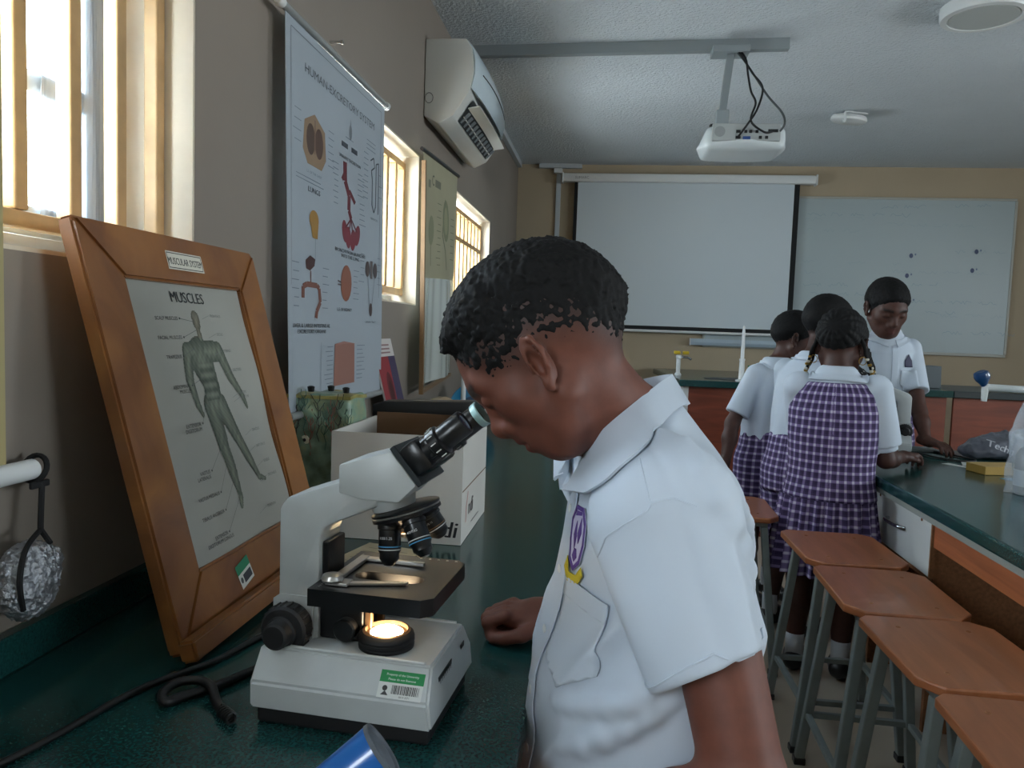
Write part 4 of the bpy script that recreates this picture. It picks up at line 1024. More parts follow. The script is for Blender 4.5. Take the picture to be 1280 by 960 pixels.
a.build('print', t, O2, Vector((0, 1, .05)), Vector((0, 0, 1)), Nd, lift=.0016, rel=rel, warp=cw2)

# ---- chart at the left edge, foil package on a strap
t = thing('wall_chart', 'rolled chart with a white bottom rod at the far left edge', 'chart', (XL + .03, .5, 1.16)); rel = (XL + .03, .5, 1.16)
O3 = Vector((XL + .028, -.02, 1.166)); w3, h3 = .885, .92
MB().grid(lambda p, q: O3 + Vector((0, p * w3, q * h3)) + Nd * .004 * sin(p * 9), 20, 6, .001).build('sheet', mat('cream_chart', '#a79a6d', .5), t, rel=rel, smooth=True)
MB().tube([O3 + Vector((.004, -.03, 0)), O3 + Vector((.004, w3 + .042, 0))], .0135, 16).build('bottom_rod', M_WHITEP, t, rel=rel, smooth=60)
MB().tube([O3 + Vector((.004, -.03, h3)), O3 + Vector((.004, w3 + .02, h3))], .0135, 16).build('top_rod', M_WHITEP, t, rel=rel, smooth=60)
a = Art(); a.path([(.02, .03), (w3 - .016, .03), (w3 - .016, h3 - .03)], .004, '#9c4a2c').rect(.02, .10, w3 - .028, .86, '#7f9fae').rect(.1, .12, .5, .8, '#8d6d54')
a.build('print', t, O3, Vector((0, 1, 0)), Vector((0, 0, 1)), Nd, lift=.0055, rel=rel)
t = thing('foil_package', 'crumpled silver foil package hung on a black strap from the chart rod', 'package', (XL + .06, .885, 1.04)); rel = (XL + .06, .885, 1.04)
fc = (XL + .055, .870, 1.032)
def foil(P):
    d = ell(P, fc, (.026, .042, .048))
    d = smin(d, sph(P, (fc[0], fc[1] + .034, fc[2] + .018), .014), .012)
    n1 = vnoise(P, 95); n2 = vnoise(P + 3.1, 210)
    return d + .0075 * np.abs(n1) + .0040 * np.abs(n2) - .005
link('foil_ball', sd_mesh('foil_ball', foil, (fc[0] - .04, fc[1] - .06, fc[2] - .065), (fc[0] + .04, fc[1] + .07, fc[2] + .065), .0022), mat('crumpled_foil', '#b4b7bd', .38, .9, bump=(140, 1., .006)), t, rel=rel)
M_STRAP = mat('black_strap', '#101012', .7)
xr = O3.x + .004
MB().tube([(xr + .0165 * cos(a_), .912 + .006 * sin(a_), 1.166 + .0165 * sin(a_)) for a_ in np.linspace(0, 2 * pi, 20)[:-1]], .0035, 6, closed=True).build('strap_loop', M_STRAP, t, rel=rel)
MB().box((xr + .012, .905, 1.147), (.006, .032, .009), .002).build('strap_knot', M_STRAP, t, rel=rel)
MB().tube([(xr + .014, .907, 1.148), (XL + .05, .900, 1.12), (XL + .052, .896, 1.090)], .0036, 6).build('strap', M_STRAP, t, rel=rel)
for sy in (-1, 1): MB().tube(spline([(XL + .052, .896, 1.09), (fc[0] + .012, fc[1] + sy * .022 + .004, fc[2] + .045), (fc[0] + .020, fc[1] + sy * .038, fc[2] + .012), (fc[0] + .016, fc[1] + sy * .028, fc[2] - .028)] if sy < 0 else [(XL + .052, .896, 1.09), (fc[0] + .014, fc[1] + .022, fc[2] + .042)]), .0036, 6).build('strap_tail', M_STRAP, t, rel=rel)
# wall hook
o = MB().lathe([(0, 0), (.004, 0), (.004, .03), (.006, .032), (.006, .036), (0, .037)], 10, (XL + .0005, 2.03, 2.115), (1, 0, 0)).build('wall_nail', M_SILVER, smooth=True); tag(o, 'small nail in the wall above the excretory chart', 'nail')

# ---- projector screen, whiteboard, tray and trunking on the back wall
t = thing('projector_screen', 'pulled down white projector screen with black borders', 'screen', (.54, YB - .06, 1.39)); rel = (.54, YB - .06, 1.39)
yS = YB - .07
MB().prism([(-.405, 2.535), (1.505, 2.535), (1.505, 2.60), (-.405, 2.60)], yS - .035, yS + .04, 'y', .012).build('casing', M_WHITEP, t, rel=rel, smooth=35)
for x in (-.412, 1.500): MB().bx(x, x + .012, yS - .038, yS + .043, 2.528, 2.606, .004).build('end_cap', M_WHITEP, t, rel=rel)
M_SCR = mat('screen_fabric', '#c6d0d6', .75)
MB().bx(-.312, 1.392, yS - .001, yS + .001, 1.40, 2.5345).build('black_border', mat('screen_black', '#0c0d0f', .8), t, rel=rel)
MB().bx(-.285, 1.352, yS - .003, yS - .0012, 1.432, 2.5345).build('viewing_fabric', M_SCR, t, rel=rel)
MB().tube([(-.33, yS, 1.392), (1.41, yS, 1.392)], .011, 10).build('bottom_bar', M_WHITEP, t, rel=rel, smooth=60)
a = Art(); a.text('SUMARC', 0, 0, .028, '#6f7478'); a.build('lettering', t, (-.31, yS - .035, 2.556), (1, 0, 0), (0, 0, 1), (0, -1, 0), rel=rel)
t = thing('whiteboard', 'whiteboard with faint handwriting to the right of the screen', 'whiteboard', (2.05, YB - .02, 1.3)); rel = (2.05, YB - .02, 1.3)
wx0, wx1, wz0, wz1 = .75, 2.945, 1.305, 2.44
MB().bx(wx0, wx1, YB - .022, YB - .003, wz0, wz1).build('board', mat('whiteboard_gloss', '#a5b2b5', .38), t, rel=rel)
for q in ((wx0 - .012, wx1 + .012, wz0 - .022, wz0), (wx0 - .012, wx1 + .012, wz1, wz1 + .018), (wx0 - .016, wx0, wz0, wz1), (wx1, wx1 + .018, wz0, wz1)):
    MB().bx(q[0], q[1], YB - .028, YB - .002, q[2], q[3], .003).build('frame_edge', mat('board_frame', '#a9aaa2', .45), t, rel=rel)
a = Art(); hr = random.Random(21)
def hand_line(x, y, n, sz, col, rot=.0):
    """a line of faint, illegible strokes like rubbed-out handwriting"""
    for w_ in range(n):
        L_ = hr.uniform(.06, .17); pts = []
        k_ = int(L_ / .012)
        for i in range(k_ + 1): pts.append((x + i * .012, y + hr.uniform(-.5, .5) * sz + rot * (x + i * .012)))
        if hr.random() < .8: a.path(pts, .0022, col)
        x += L_ + hr.uniform(.03, .06)
for (x, y, n) in ((.72, 1.02, 5), (.70, .96, 4), (.72, .90, 3), (.70, .66, 5), (.72, .58, 4), (.72, .46, 6), (.78, .42, 3), (1.30, .95, 4), (1.36, .60, 4), (1.5, .38, 4), (1.62, .30, 3), (1.72, .22, 5), (1.75, .15, 3), (1.80, .70, 3), (1.25, 1.04, 5)):
    hand_line(x, y, n, .03, hr.choice(('#7f97a6', '#8aa0ac', '#93a7b0')), hr.choice((0, 0, .03)))
for (x, y) in ((1.49, .72), (1.47, .57), (1.50, .38), (1.93, .62), (1.95, .76)): a.ell(x, y, .014, .018, '#4a5570').ell(x + .03, y + .01, .006, .008, '#6a7890')
a.build('handwriting', t, (wx0, YB - .022, wz0), (1, 0, 0), (0, 0, 1), (0, -1, 0), rel=rel)
t = thing('marker_tray', 'white marker tray on the wall below the projector screen', 'tray', (1.0, YB - .03, 1.3)); rel = (1.0, YB - .03, 1.3)
YT = YB - .030
MB().prism([(YT - .001, 1.295), (YT - .035, 1.295), (YT - .040, 1.318), (YT - .035, 1.318), (YT - .031, 1.303), (YT - .006, 1.303), (YT - .006, 1.345), (YT - .001, 1.345)], .64, 1.42, 'x').build('channel', mat('tray_enamel', '#aebfcb', .35, .3), t, rel=rel)
for x in (.632, 1.42): MB().bx(x, x + .008, YT - .042, YT - .001, 1.29, 1.348, .002).build('end_plate', M_WHITEP, t, rel=rel)
o = MB().bx(-.60, -.262, YB - .045, YB - .001, ZC - .035, ZC - .001, .002).build('trunking', mat('pale_trunking', '#b7bec2', .5)); tag(o, 'short horizontal grey trunking at the top of the back wall', 'trunking')
t = thing('socket_box', 'small white junction box with downpipe beside the screen casing', 'junction box', (-.44, YB, 2.55)); rel = (-.44, YB, 2.55)
MB().bx(-.482, -.415, YB - .05, YB - .001, 2.608, 2.648, .006).build('box', M_WHITEP, t, rel=rel)
MB().bx(-.460, -.424, YB - .025, YB - .001, 1.2, 2.607, .002).build('downpipe', mat('pale_trunking', '#b7bec2', .5), t, rel=rel)
o = MB().bx(XL + .001, XL + .035, 4.05, YB - .06, ZC - .04, ZC - .001, .002).build('trunking', mat('pale_trunking', '#b7bec2', .5)); tag(o, 'grey trunking in the corner where left wall meets ceiling', 'trunking')
# ---- ceiling: trunking, projector, smoke detector, lamp
o = MB().bar((XL + .012, 3.66, ZC - .021), (.735, 3.60, ZC - .021), .055, .04, up=(0, 1, 0), bev=.003).build('trunking', M_TRUNK); tag(o, 'long grey cable trunking across the ceiling up to the projector pole', 'trunking')
t = thing('projector', 'white ceiling projector on a grey drop pole with dangling cables', 'projector', (.54, 3.5, 2.15)); rel = (.54, 3.5, 2.15)
M_PROJ = mat('projector_shell', '#cfd6d8', .35); M_PROJB = mat('projector_back', '#a9aeae', .5)
MB().bx(.40, .56, 3.53, 3.63, ZC - .075, ZC - .045, .003).build('ceiling_plate', M_TRUNK, t, rel=rel)
MB().bar((.482, 3.575, ZC - .076), (.455, 3.545, 2.355), .032, .032, bev=.002).build('pole', M_TRUNK, t, rel=rel)
MB().bx(.428, .482, 3.52, 3.57, 2.285, 2.36, .004).bx(.415, .495, 3.5, 3.59, 2.272, 2.286, .002).build('bracket', M_TRUNK, t, rel=rel)
def pj(P):
    d = rbox(P, (.535, 3.50, 2.205), (.165, .13, .048), .03)
    d = smin(d, ell(P, (.535, 3.50, 2.185), (.185, .15, .03)), .03)
    return d
link('body', sd_mesh('body', pj, (.32, 3.3, 2.12), (.75, 3.7, 2.28), .008), M_PROJ, t, rel=rel)
bk = MB().bx(.395, .672, 3.352, 3.372, 2.185, 2.256, .004).build('back_panel', M_PROJB, t, rel=rel)
MB().lathe([(0, 0), (.022, 0), (.022, .002), (0, .002)], 20, (.425, 3.352, 2.222), (0, -1, 0)).build('fan_grille', mat('grille_grey', '#8d9292', .6), bk); 
for x, z_, w_, m_ in ((.50, 2.222, .018, M_MICBLK), (.53, 2.222, .012, M_BLACKP), (.55, 2.222, .012, M_BLACKP), (.575, 2.222, .012, M_BLACKP), (.50, 2.198, .02, M_MICBLK), (.535, 2.196, .03, mat('vga_blue', '#274a8a', .5)), (.59, 2.198, .012, M_BLACKP), (.615, 2.198, .012, M_BLACKP), (.64, 2.225, .04, M_BLACKP)):
    MB().box((x, 3.3505, z_), (w_, .006, .012), .001).build('port', m_, bk)
for c in bk.children: c.data.transform(Matrix.Translation(-Vector(rel)))
for x in (.40, .66): MB().lathe([(0, 0), (.014, 0), (.014, .008), (.01, .012), (0, .012)], 12, (x, 3.40, 2.252)).build('foot', M_BLACKP, t, rel=rel)
for pth, m_ in (([(.50, 3.56, ZC - .05), (.53, 3.53, 2.58), (.565, 3.48, 2.50), (.60, 3.42, 2.42), (.575, 3.37, 2.32), (.535, 3.33, 2.25), (.50, 3.345, 2.20)], M_CORD), ([(.505, 3.56, ZC - .05), (.54, 3.53, 2.58), (.545, 3.46, 2.48), (.55, 3.40, 2.40), (.565, 3.36, 2.34), (.545, 3.33, 2.26), (.60, 3.33, 2.215), (.635, 3.346, 2.22)], M_CORD), ([(.495, 3.57, ZC - .05), (.535, 3.53, 2.57), (.58, 3.46, 2.47), (.62, 3.40, 2.38), (.67, 3.35, 2.30), (.68, 3.33, 2.25), (.665, 3.34, 2.22)], mat('grey_cable', '#4b5052', .5))):
    MB().tube(spline(pth, 6), .0045, 7).build('cable', m_, t, rel=rel, smooth=60)
t = thing('smoke_detector', 'white round ceiling disc hanging askew from a bent wire', 'detector', (1.36, 4.75, ZC)); rel = (1.36, 4.75, ZC)
MB().lathe([(0, 0), (.085, 0), (.098, .008), (.10, .02), (.092, .034), (0, .036)], 36, (1.325, 4.75, ZC - .055), Vector((.12, -.1, .98))).build('disc', M_WHITEP, t, rel=rel, smooth=35)
MB().tube(spline([(1.43, 4.76, ZC - .002), (1.36, 4.70, ZC - .012), (1.285, 4.66, ZC - .018), (1.282, 4.655, ZC - .05), (1.278, 4.655, ZC - .075), (1.27, 4.66, ZC - .06)]), .006, 7).build('wire', M_WHITEP, t, rel=rel, smooth=60)
t = thing('ceiling_light', 'round white surface ceiling lamp at the top right', 'ceiling light', (1.395, 3.28, ZC)); rel = (1.395, 3.28, ZC)
MB().lathe([(0, 0), (.155, 0), (.155, .035), (.15, .045), (.128, .047), (.125, .042), (0, .042)], 44, (1.395, 3.28, ZC - .0005), (0, 0, -1)).build('housing', M_WHITEP, t, rel=rel, smooth=35)
MB().lathe([(0, 0), (.123, 0), (.118, .004), (0, .006)], 44, (1.395, 3.28, ZC - .0425), (0, 0, -1)).build('diffuser', mat('opal_diffuser', '#b9bdba', .4), t, rel=rel, smooth=35)
# ================================================================== THINGS ON THE STUDENT BENCH AND DEMONSTRATION BENCHES
m2 = make_microscope('second white microscope the standing pupils gather around', False, (1.165, 3.42, .90), radians(168))
t = thing('bench_tap', 'white swan arm tap with a dark blue end on the student bench', 'tap', (1.52, 2.71, .90)); rel = (1.52, 2.71, .90)
MB().lathe([(0, 0), (.026, 0), (.026, .007), (.014, .014), (.012, .335), (0, .34)], 20, (1.52, 2.71, .90)).build('pillar', M_TAPWHITE, t, rel=rel, smooth=35)
MB().tube([(1.52, 2.71, 1.226), (1.236, 2.69, 1.233)], .0118, 14).build('arm', M_TAPWHITE, t, rel=rel, smooth=60)
MB().tube([(1.236, 2.69, 1.245), (1.234, 2.69, 1.187)], [.0118, .009], 14).build('spout', M_TAPWHITE, t, rel=rel, smooth=60)
ax_ = Vector((-.35, -.1, .9)).normalized()
MB().lathe([(0, 0), (.010, 0), (.013, .010), (.022, .022), (.0245, .034), (.022, .046), (.015, .050), (0, .048)], 24, Vector((1.233, 2.69, 1.238)), ax_).build('handle', mat('dark_blue_tap', '#123c66', .3, coat=.3), t, rel=rel, smooth=35)
# yellow box and papers
t = thing('carton', 'small yellow cardboard box on the student bench', 'box', (1.45, 3.02, .90)); rel = (1.45, 3.02, .90)
Rz = Matrix.Rotation(radians(14), 3, 'Z')
MB().box((1.45, 3.02, .9155), (.175, .10, .030), .002, Rz).build('box', mat('yellow_card', '#a8873f', .7), t, rel=rel)
MB().box((1.45, 3.02, .9312), (.176, .102, .0015), 0, Rz).build('lid_flap', mat('yellow_card_lid', '#b5975a', .7), t, rel=rel)
o = MB().box((1.50, 3.18, .9008), (.19, .11, .0012), 0, Matrix.Rotation(radians(-20), 3, 'Z')).build('paper_sheet', mat('white_paper', '#b7b9b5', .7)); tag(o, 'white paper lying behind the small yellow box', 'paper')
o = MB().prism([(1.322, 3.18), (1.392, 3.09), (1.405, 3.11), (1.357, 3.20)], .9002, .9014).build('paper_sheet', mat('white_paper', '#b7b9b5', .7)); tag(o, 'torn white paper strip left of the yellow box', 'paper')
o = MB().box((1.48, 2.895, .9006), (.14, .06, .001), 0, Matrix.Rotation(radians(20), 3, 'Z')).build('leaflet', mat('pale_blue_paper', '#5f8ba0', .6)); tag(o, 'pale blue leaflet in front of the yellow box', 'paper')
# crumpled plastic bag
M_FILM = glass_mat('clear_plastic_film', (.93, .95, .97), .12, .82)
def bagf(P):
    d = ell(P, (1.67, 3.42, .950), (.14, .10, .065))
    d = smin(d, ell(P, (1.56, 3.40, .93), (.08, .07, .035)), .045); d = smin(d, ell(P, (1.76, 3.40, .975), (.07, .07, .05)), .045)
    d = d + .011 * vnoise(P, 30) + .006 * np.abs(vnoise(P + 7, 66)); return smax(d, .902 - P[:, 2], .004)
bg = link('plastic_bag', sd_mesh('plastic_bag', bagf, (1.43, 3.26, .88), (1.91, 3.56, 1.08), .007), mat('grey_purple_bag', '#6a6d78', .3, var=(16, .4), bump=(60, .5, .004))); tag(bg, 'crumpled grey printed plastic bag on the student bench', 'bag')
a = Art()
a.text('Techn', 0, 0, .040, '#c9ccd2', bold=True)
lt = a.build('lettering', bg, (1.556, 3.22, .974), Vector((.93, .0, -.36)), Vector((.36, .0, .93)), Vector((0, -1, 0)), lift=.0)
lv_ = march(bagf, verts_of(lt.data), (0, 1, -.10), .004); lt.data.vertices.foreach_set('co', np.ascontiguousarray(lv_).ravel()); lt.data.update()
pc = MB().tube(spline([(1.33, 3.44, .9045), (1.36, 3.32, .9045), (1.44, 3.25, .9045), (1.50, 3.30, .9045), (1.46, 3.42, .9045), (1.42, 3.50, .9045)]), .0038, 7).build('power_cord', M_CORD, smooth=60); tag(pc, 'black cord of the second microscope on the student bench', 'cord')
t = thing('instrument_tray', 'flat grey tray on the far edge of the student bench', 'tray', (1.34, 3.55, .90)); rel = (1.34, 3.55, .90)
MB().bx(1.30, 1.45, 3.50, 3.61, .9005, .910, .003).build('tray', mat('grey_tray', '#7f8583', .5), t, rel=rel); MB().bx(1.29, 1.39, 3.51, 3.595, .910, .9105).build('tray_floor', mat('grey_tray_floor', '#5f6664', .5), t, rel=rel)
# jar under clear plastic at the right edge
t = thing('wrapped_jar', 'clear plastic bag tied over a jar at the right edge of the bench', 'jar', (1.365, 2.62, .90)); rel = (1.365, 2.62, .90)
MB().lathe([(0, 0), (.048, 0), (.050, .004), (.050, .12), (.039, .143), (.026, .152), (.026, .175), (0, .175)], 28, (1.365, 2.62, .901)).build('jar', mat('grey_jar', '#6a7074', .25), t, rel=rel, smooth=35)
MB().lathe([(.0502, .0), (.0512, 0), (.0512, .052), (.0502, .052)], 28, (1.365, 2.62, .926)).build('jar_label', mat('jar_label', '#a9adb0', .6), t, rel=rel, smooth=35)
def film(u, v):
    a_ = 2 * pi * u
    r = (.067 + .007 * sin(a_ * 5 + v * 9) + .005 * sin(a_ * 9 - v * 14)) if v < .55 else (.067 * (1 - (v - .55) / .45 * .80) + .005 * sin(a_ * 7 + v * 20))
    return (1.365 + r * cos(a_), 2.62 + r * sin(a_), .902 + .36 * v)
MB().grid(film, 48, 24, .0006, closed_u=True).build('plastic_wrap', M_FILM, t, rel=rel, smooth=True)
# ---- demonstration bench items
t = thing('gas_tap', 'white bench gas tap with yellow levers on the demonstration bench', 'tap', (.47, 5.2, 1.1)); rel = (.47, 5.2, 1.1)
MB().lathe([(0, 0), (.022, 0), (.022, .01), (.014, .02), (.014, .11), (.018, .115), (.018, .135), (0, .14)], 18, (.47, 5.2, 1.1)).build('column', M_WHITEP, t, rel=rel, smooth=35)
M_YEL = mat('yellow_lever', '#c2a41f', .4)
for dx in (-.012, .045): MB().box((.47 + dx, 5.19, 1.252), (.042, .028, .022), .005).build('lever', M_YEL, t, rel=rel)
MB().tube([(.485, 5.2, 1.225), (.53, 5.19, 1.222), (.55, 5.18, 1.21)], .008, 8).build('outlet', M_CHROME, t, rel=rel, smooth=60)
t = thing('burette_rod', 'tall tapered white rod standing on the demonstration bench', 'rod', (.82, 4.84, 1.1)); rel = (.82, 4.84, 1.1)
MB().lathe([(0, 0), (.035, 0), (.035, .006), (.018, .012), (.015, .13), (.011, .135), (.009, .30), (.006, .335), (0, .337)], 18, (.82, 4.84, 1.1)).build('stem', M_WHITEP, t, rel=rel, smooth=35)
MB().lathe([(.0152, .0), (.0175, 0), (.0175, .012), (.0152, .012)], 18, (.82, 4.84, 1.225)).build('collar', M_WHITEP, t, rel=rel, smooth=35)
t = thing('green_sponge_cup', 'small green plastic cup behind the white rod', 'cup', (1.02, 5.5, 1.1)); rel = (1.02, 5.5, 1.1)
MB().lathe([(0, 0), (.035, 0), (.045, .06), (.05, .065), (.05, .072), (.042, .07), (.033, .008), (0, .008)], 20, (1.02, 5.5, 1.101)).build('cup', mat('green_plastic', '#1d6b3f', .4), t, rel=rel, smooth=35)
t = thing('equipment_box', 'small grey and white box behind the tallest boy', 'box', (1.83, 4.95, 1.1)); rel = (1.83, 4.95, 1.1)
MB().prism([(1.822, 1.1012), (2.01, 1.1012), (2.005, 1.235), (1.872, 1.235), (1.862, 1.235)], 4.92, 5.05, 'y', .003).build('shell', mat('grey_shell', '#5c6468', .5), t, rel=rel)
MB().prism([(1.787, 1.1012), (1.821, 1.1012), (1.860, 1.238), (1.837, 1.238)], 4.90, 5.06, 'y', .002).build('side_cover', M_WHITEP, t, rel=rel)
# ================================================================== PEOPLE
M_SHIRT = mat('white_school_cotton', '#c2ccd8', .75, var=(3, .03), bump=(900, .12, .0004), sheen=.15)
M_SHOE = mat('black_shoe_leather', '#141314', .35); M_SOCK = mat('white_sock', '#b9bcc0', .8)
def skin_material():
    m = bpy.data.materials.new('skin'); m.use_nodes = True; nt = m.node_tree; b = nt.nodes['Principled BSDF']
    at = nt.nodes.new('ShaderNodeAttribute'); at.attribute_name = 'tone'
    n = nt.nodes.new('ShaderNodeTexNoise'); n.inputs['Scale'].default_value = 60; n.inputs['Detail'].default_value = 5
    tc = nt.nodes.new('ShaderNodeTexCoord'); nt.links.new(tc.outputs['Object'], n.inputs['Vector'])
    mx = nt.nodes.new('ShaderNodeMix'); mx.data_type = 'RGBA'; mx.blend_type = 'MULTIPLY'; mx.inputs[0].default_value = 1
    cr = nt.nodes.new('ShaderNodeValToRGB'); cr.color_ramp.elements[0].position = .3; cr.color_ramp.elements[0].color = (.86, .86, .86, 1); cr.color_ramp.elements[1].position = .7; cr.color_ramp.elements[1].color = (1.06, 1.05, 1.04, 1)
    nt.links.new(n.outputs['Fac'], cr.inputs[0]); nt.links.new(at.outputs['Color'], mx.inputs[6]); nt.links.new(cr.outputs[0], mx.inputs[7]); nt.links.new(mx.outputs[2], b.inputs['Base Color'])
    n2 = nt.nodes.new('ShaderNodeTexNoise'); n2.inputs['Scale'].default_value = 420; nt.links.new(tc.outputs['Object'], n2.inputs['Vector'])
    bn = nt.nodes.new('ShaderNodeBump'); bn.inputs['Strength'].default_value = .12; bn.inputs['Distance'].default_value = .0006
    nt.links.new(n2.outputs['Fac'], bn.inputs['Height']); nt.links.new(bn.outputs[0], b.inputs['Normal'])
    b.inputs['Roughness'].default_value = .55; b.inputs['Specular IOR Level'].default_value = .4
    b.inputs['Subsurface Weight'].default_value = .12; b.inputs['Subsurface Radius'].default_value = (.010, .004, .002); b.inputs['Subsurface Scale'].default_value = .5
    return m
M_SKIN = skin_material()
M_HAIR = mat('black_hair', '#0e0d0d', .75, var=(300, .4), spec=.25)
def plaid_material():
    m = bpy.data.materials.new('purple_plaid_cotton'); m.use_nodes = True; nt = m.node_tree; b = nt.nodes['Principled BSDF']
    def stripe(name):
        at = nt.nodes.new('ShaderNodeAttribute'); at.attribute_name = name
        f = nt.nodes.new('ShaderNodeMath'); f.operation = 'FRACT'; nt.links.new(at.outputs['Fac'], f.inputs[0])
        r = nt.nodes.new('ShaderNodeValToRGB'); e = r.color_ramp.elements
        e[0].position = .0; e[0].color = (0, 0, 0, 1); e[1].position = 1.; e[1].color = (0, 0, 0, 1)
        for p, c in ((.22, 0), (.30, .75), (.38, .9), (.50, .95), (.58, .7), (.66, .0), (.80, .12), (.84, .0)):
            q = e.new(p); q.color = (c, c, c, 1)
        nt.links.new(f.outputs[0], r.inputs[0]); return r.outputs[0]
    ad = nt.nodes.new('ShaderNodeMath'); ad.operation = 'ADD'; nt.links.new(stripe('pu'), ad.inputs[0]); nt.links.new(stripe('pv'), ad.inputs[1])
    hv = nt.nodes.new('ShaderNodeMath'); hv.operation = 'MULTIPLY'; hv.inputs[1].default_value = .5; nt.links.new(ad.outputs[0], hv.inputs[0])
    cr = nt.nodes.new('ShaderNodeValToRGB'); e = cr.color_ramp.elements
    e[0].position = 0; e[0].color = srgb('#2f2147'); e[1].position = 1; e[1].color = srgb('#d3cfdc'); q = e.new(.5); q.color = srgb('#7a6a94')
    nt.links.new(hv.outputs[0], cr.inputs[0]); nt.links.new(cr.outputs[0], b.inputs['Base Color']); b.inputs['Roughness'].default_value = .85
    return m
M_PLAID = plaid_material()

# ---- generic head in its own axes: x right, y forward, z up, origin between the ear canals
def head_base(Q):
    """skull, face mass and jaw without features; Q has |x|"""
    d = ell(Q, (0, -.010, .047), (.074, .099, .080))
    d = smin(d, ell(Q, (0, -.052, .012), (.056, .050, .052)), .03)
    d = smin(d, ell(Q, (0, .034, -.018), (.057, .060, .080)), .035)
    d = smin(d, ell(Q, (0, .045, -.064), (.044, .042, .031)), .03)
    d = smin(d, cap(Q, (.053, .0, -.040), (.022, .070, -.082), .016, .014), .03)
    d = smin(d, sph(Q, (0, .080, -.082), .0175), .016)
    d = smin(d, ell(Q, (.039, .056, -.012), (.023, .022, .022)), .03)
    return d
def head_full(q, shear=0.):
    Q = q.copy(); Q[:, 0] = np.abs(Q[:, 0])
    if shear: Q[:, 1] += shear * np.maximum(.045 - Q[:, 2], 0) * np.clip((Q[:, 1] - .0) / .05, 0, 1)
    d = head_base(Q)
    d = smin(d, cap(Q, (.006, .087, .028), (.042, .072, .029), .011), .016)
    d = smax(d, -sph(Q, (.033, .104, .011), .019), .012)
    d = smin(d, ell(Q, (.032, .079, .009), (.0165, .0135, .0125)), .004)
    d = smin(d, cap(Q, (0, .088, .015), (0, .105, -.020), .0075, .0115), .014)
    d = smin(d, sph(Q, (0, .106, -.024), .0135), .008)
    d = smin(d, ell(Q, (.0145, .096, -.028), (.0105, .011, .009)), .007)
    d = smax(d, -ell(Q, (.008, .102, -.0365), (.0042, .006, .004)), .003)
    d = smin(d, ell(Q, (0, .079, -.052), (.032, .024, .026)), .018)
    d = smin(d, cap(Q, (0, .1015, -.0470), (.0225, .0890, -.052), .0092, .0040), .004)
    d = smin(d, cap(Q, (0, .0990, -.0615), (.0200, .0875, -.0575), .0102, .0040), .004)
    d = smax(d, -cap(Q, (0, .1110, -.0540), (.025, .0915, -.0548), .0022), .003)
    Qe = Q.copy(); Qe[:, 1] = (Qe[:, 1] + .002) / .76 - .004
    ey, ez = Qe[:, 1] + .006, Qe[:, 2] - .004; Qe[:, 1] = ey * cos(.24) + ez * sin(.24) - .006; Qe[:, 2] = -ey * sin(.24) + ez * cos(.24) + .004
    c = A3((.079, -.006, .004)); ca, sa = cos(.42), sin(.42)
    R = np.array([[ca, -sa, 0], [sa, ca, 0], [0, 0, 1]]).T @ np.array([[1, 0, 0], [0, cos(.16), -sin(.16)], [0, sin(.16), cos(.16)]]).T
    e = ell(Qe, c, (.0085, .0175, .029), R)
    e = smax(e, -ell(Qe, c + A3((.0085, .003, -.003)), (.0100, .0092, .0175), R), .004)
    rim = [(.0755, .008, .008), (.0800, .005, .022), (.0840, -.003, .031), (.0880, -.013, .029), (.0890, -.019, .015), (.0870, -.016, -.004), (.0820, -.007, -.020), (.0765, .002, -.027)]
    for a_, b_ in zip(rim, rim[1:]): e = smin(e, cap(Qe, a_, b_, .0036), .004)
    e = smin(e, sph(Qe, (.0775, .000, -.025), .0085), .006)
    e = smin(e, cap(Qe, (.0760, .010, -.006), (.0780, .008, .003), .0045), .005)
    e = e * f32(.8)
    return smin(d, e, .006)
HL_PHI = np.radians([-90, -60, -30, 0, 20, 45, 70, 90])
def hair_thick(q, style):
    Q = np.abs(q[:, 0]); phi = np.arctan2(q[:, 1] + .01, Q + 1e-6)
    if style == 'fade':
        line = np.interp(phi, HL_PHI, [-.052, -.036, -.004, .016, .006, .026, .066, .076]); ramp = np.interp(phi, HL_PHI, [.05, .080, .100, .105, .095, .075, .020, .016]); top = .021
    else:
        line = np.interp(phi, HL_PHI, [-.045, -.036, -.018, .010, -.004, .034, .062, .070]); ramp = np.interp(phi, HL_PHI, [.05, .05, .045, .04, .04, .035, .022, .020]); top = .0085
    t = (q[:, 2] - line) / ramp; s = np.clip(t, 0, 1); s = s * s * (3 - 2 * s)
    if style == 'fade':
        th = np.interp(t, [-3., -.3, 0, .25, .55, .75, .95, 1.15], [-.12, -.012, -.0018, .0001, .0014, .0050, .0110, .0150])
    else: th = np.where(t < 0, -.004 + .03 * t, 0) + top * s
    return th.astype(f32), t
def hair_sdf(style, rows=False):
    def f(q):
        Q = q.copy(); Q[:, 0] = np.abs(Q[:, 0]); d = head_base(Q); th, t = hair_thick(q, style)
        if rows:   # cornrows running from the forehead to the nape
            ang = np.arctan2(q[:, 0], q[:, 2] - .03); return d - th * .75 - .0045 * np.abs(np.cos(ang * 8)) * (th > 0) - .0012 * np.sin(q[:, 1] * 420)
        n = vnoise(q, 200) * .6 + vnoise(q + 5.3, 350) * .4
        amp = np.interp(t, [-.1, 0, .3, .6, 1.2], [0, .0024, .0036, .0040, .0034]) if style == 'fade' else .0022
        return (d - th - amp * n).astype(f32)
    return f
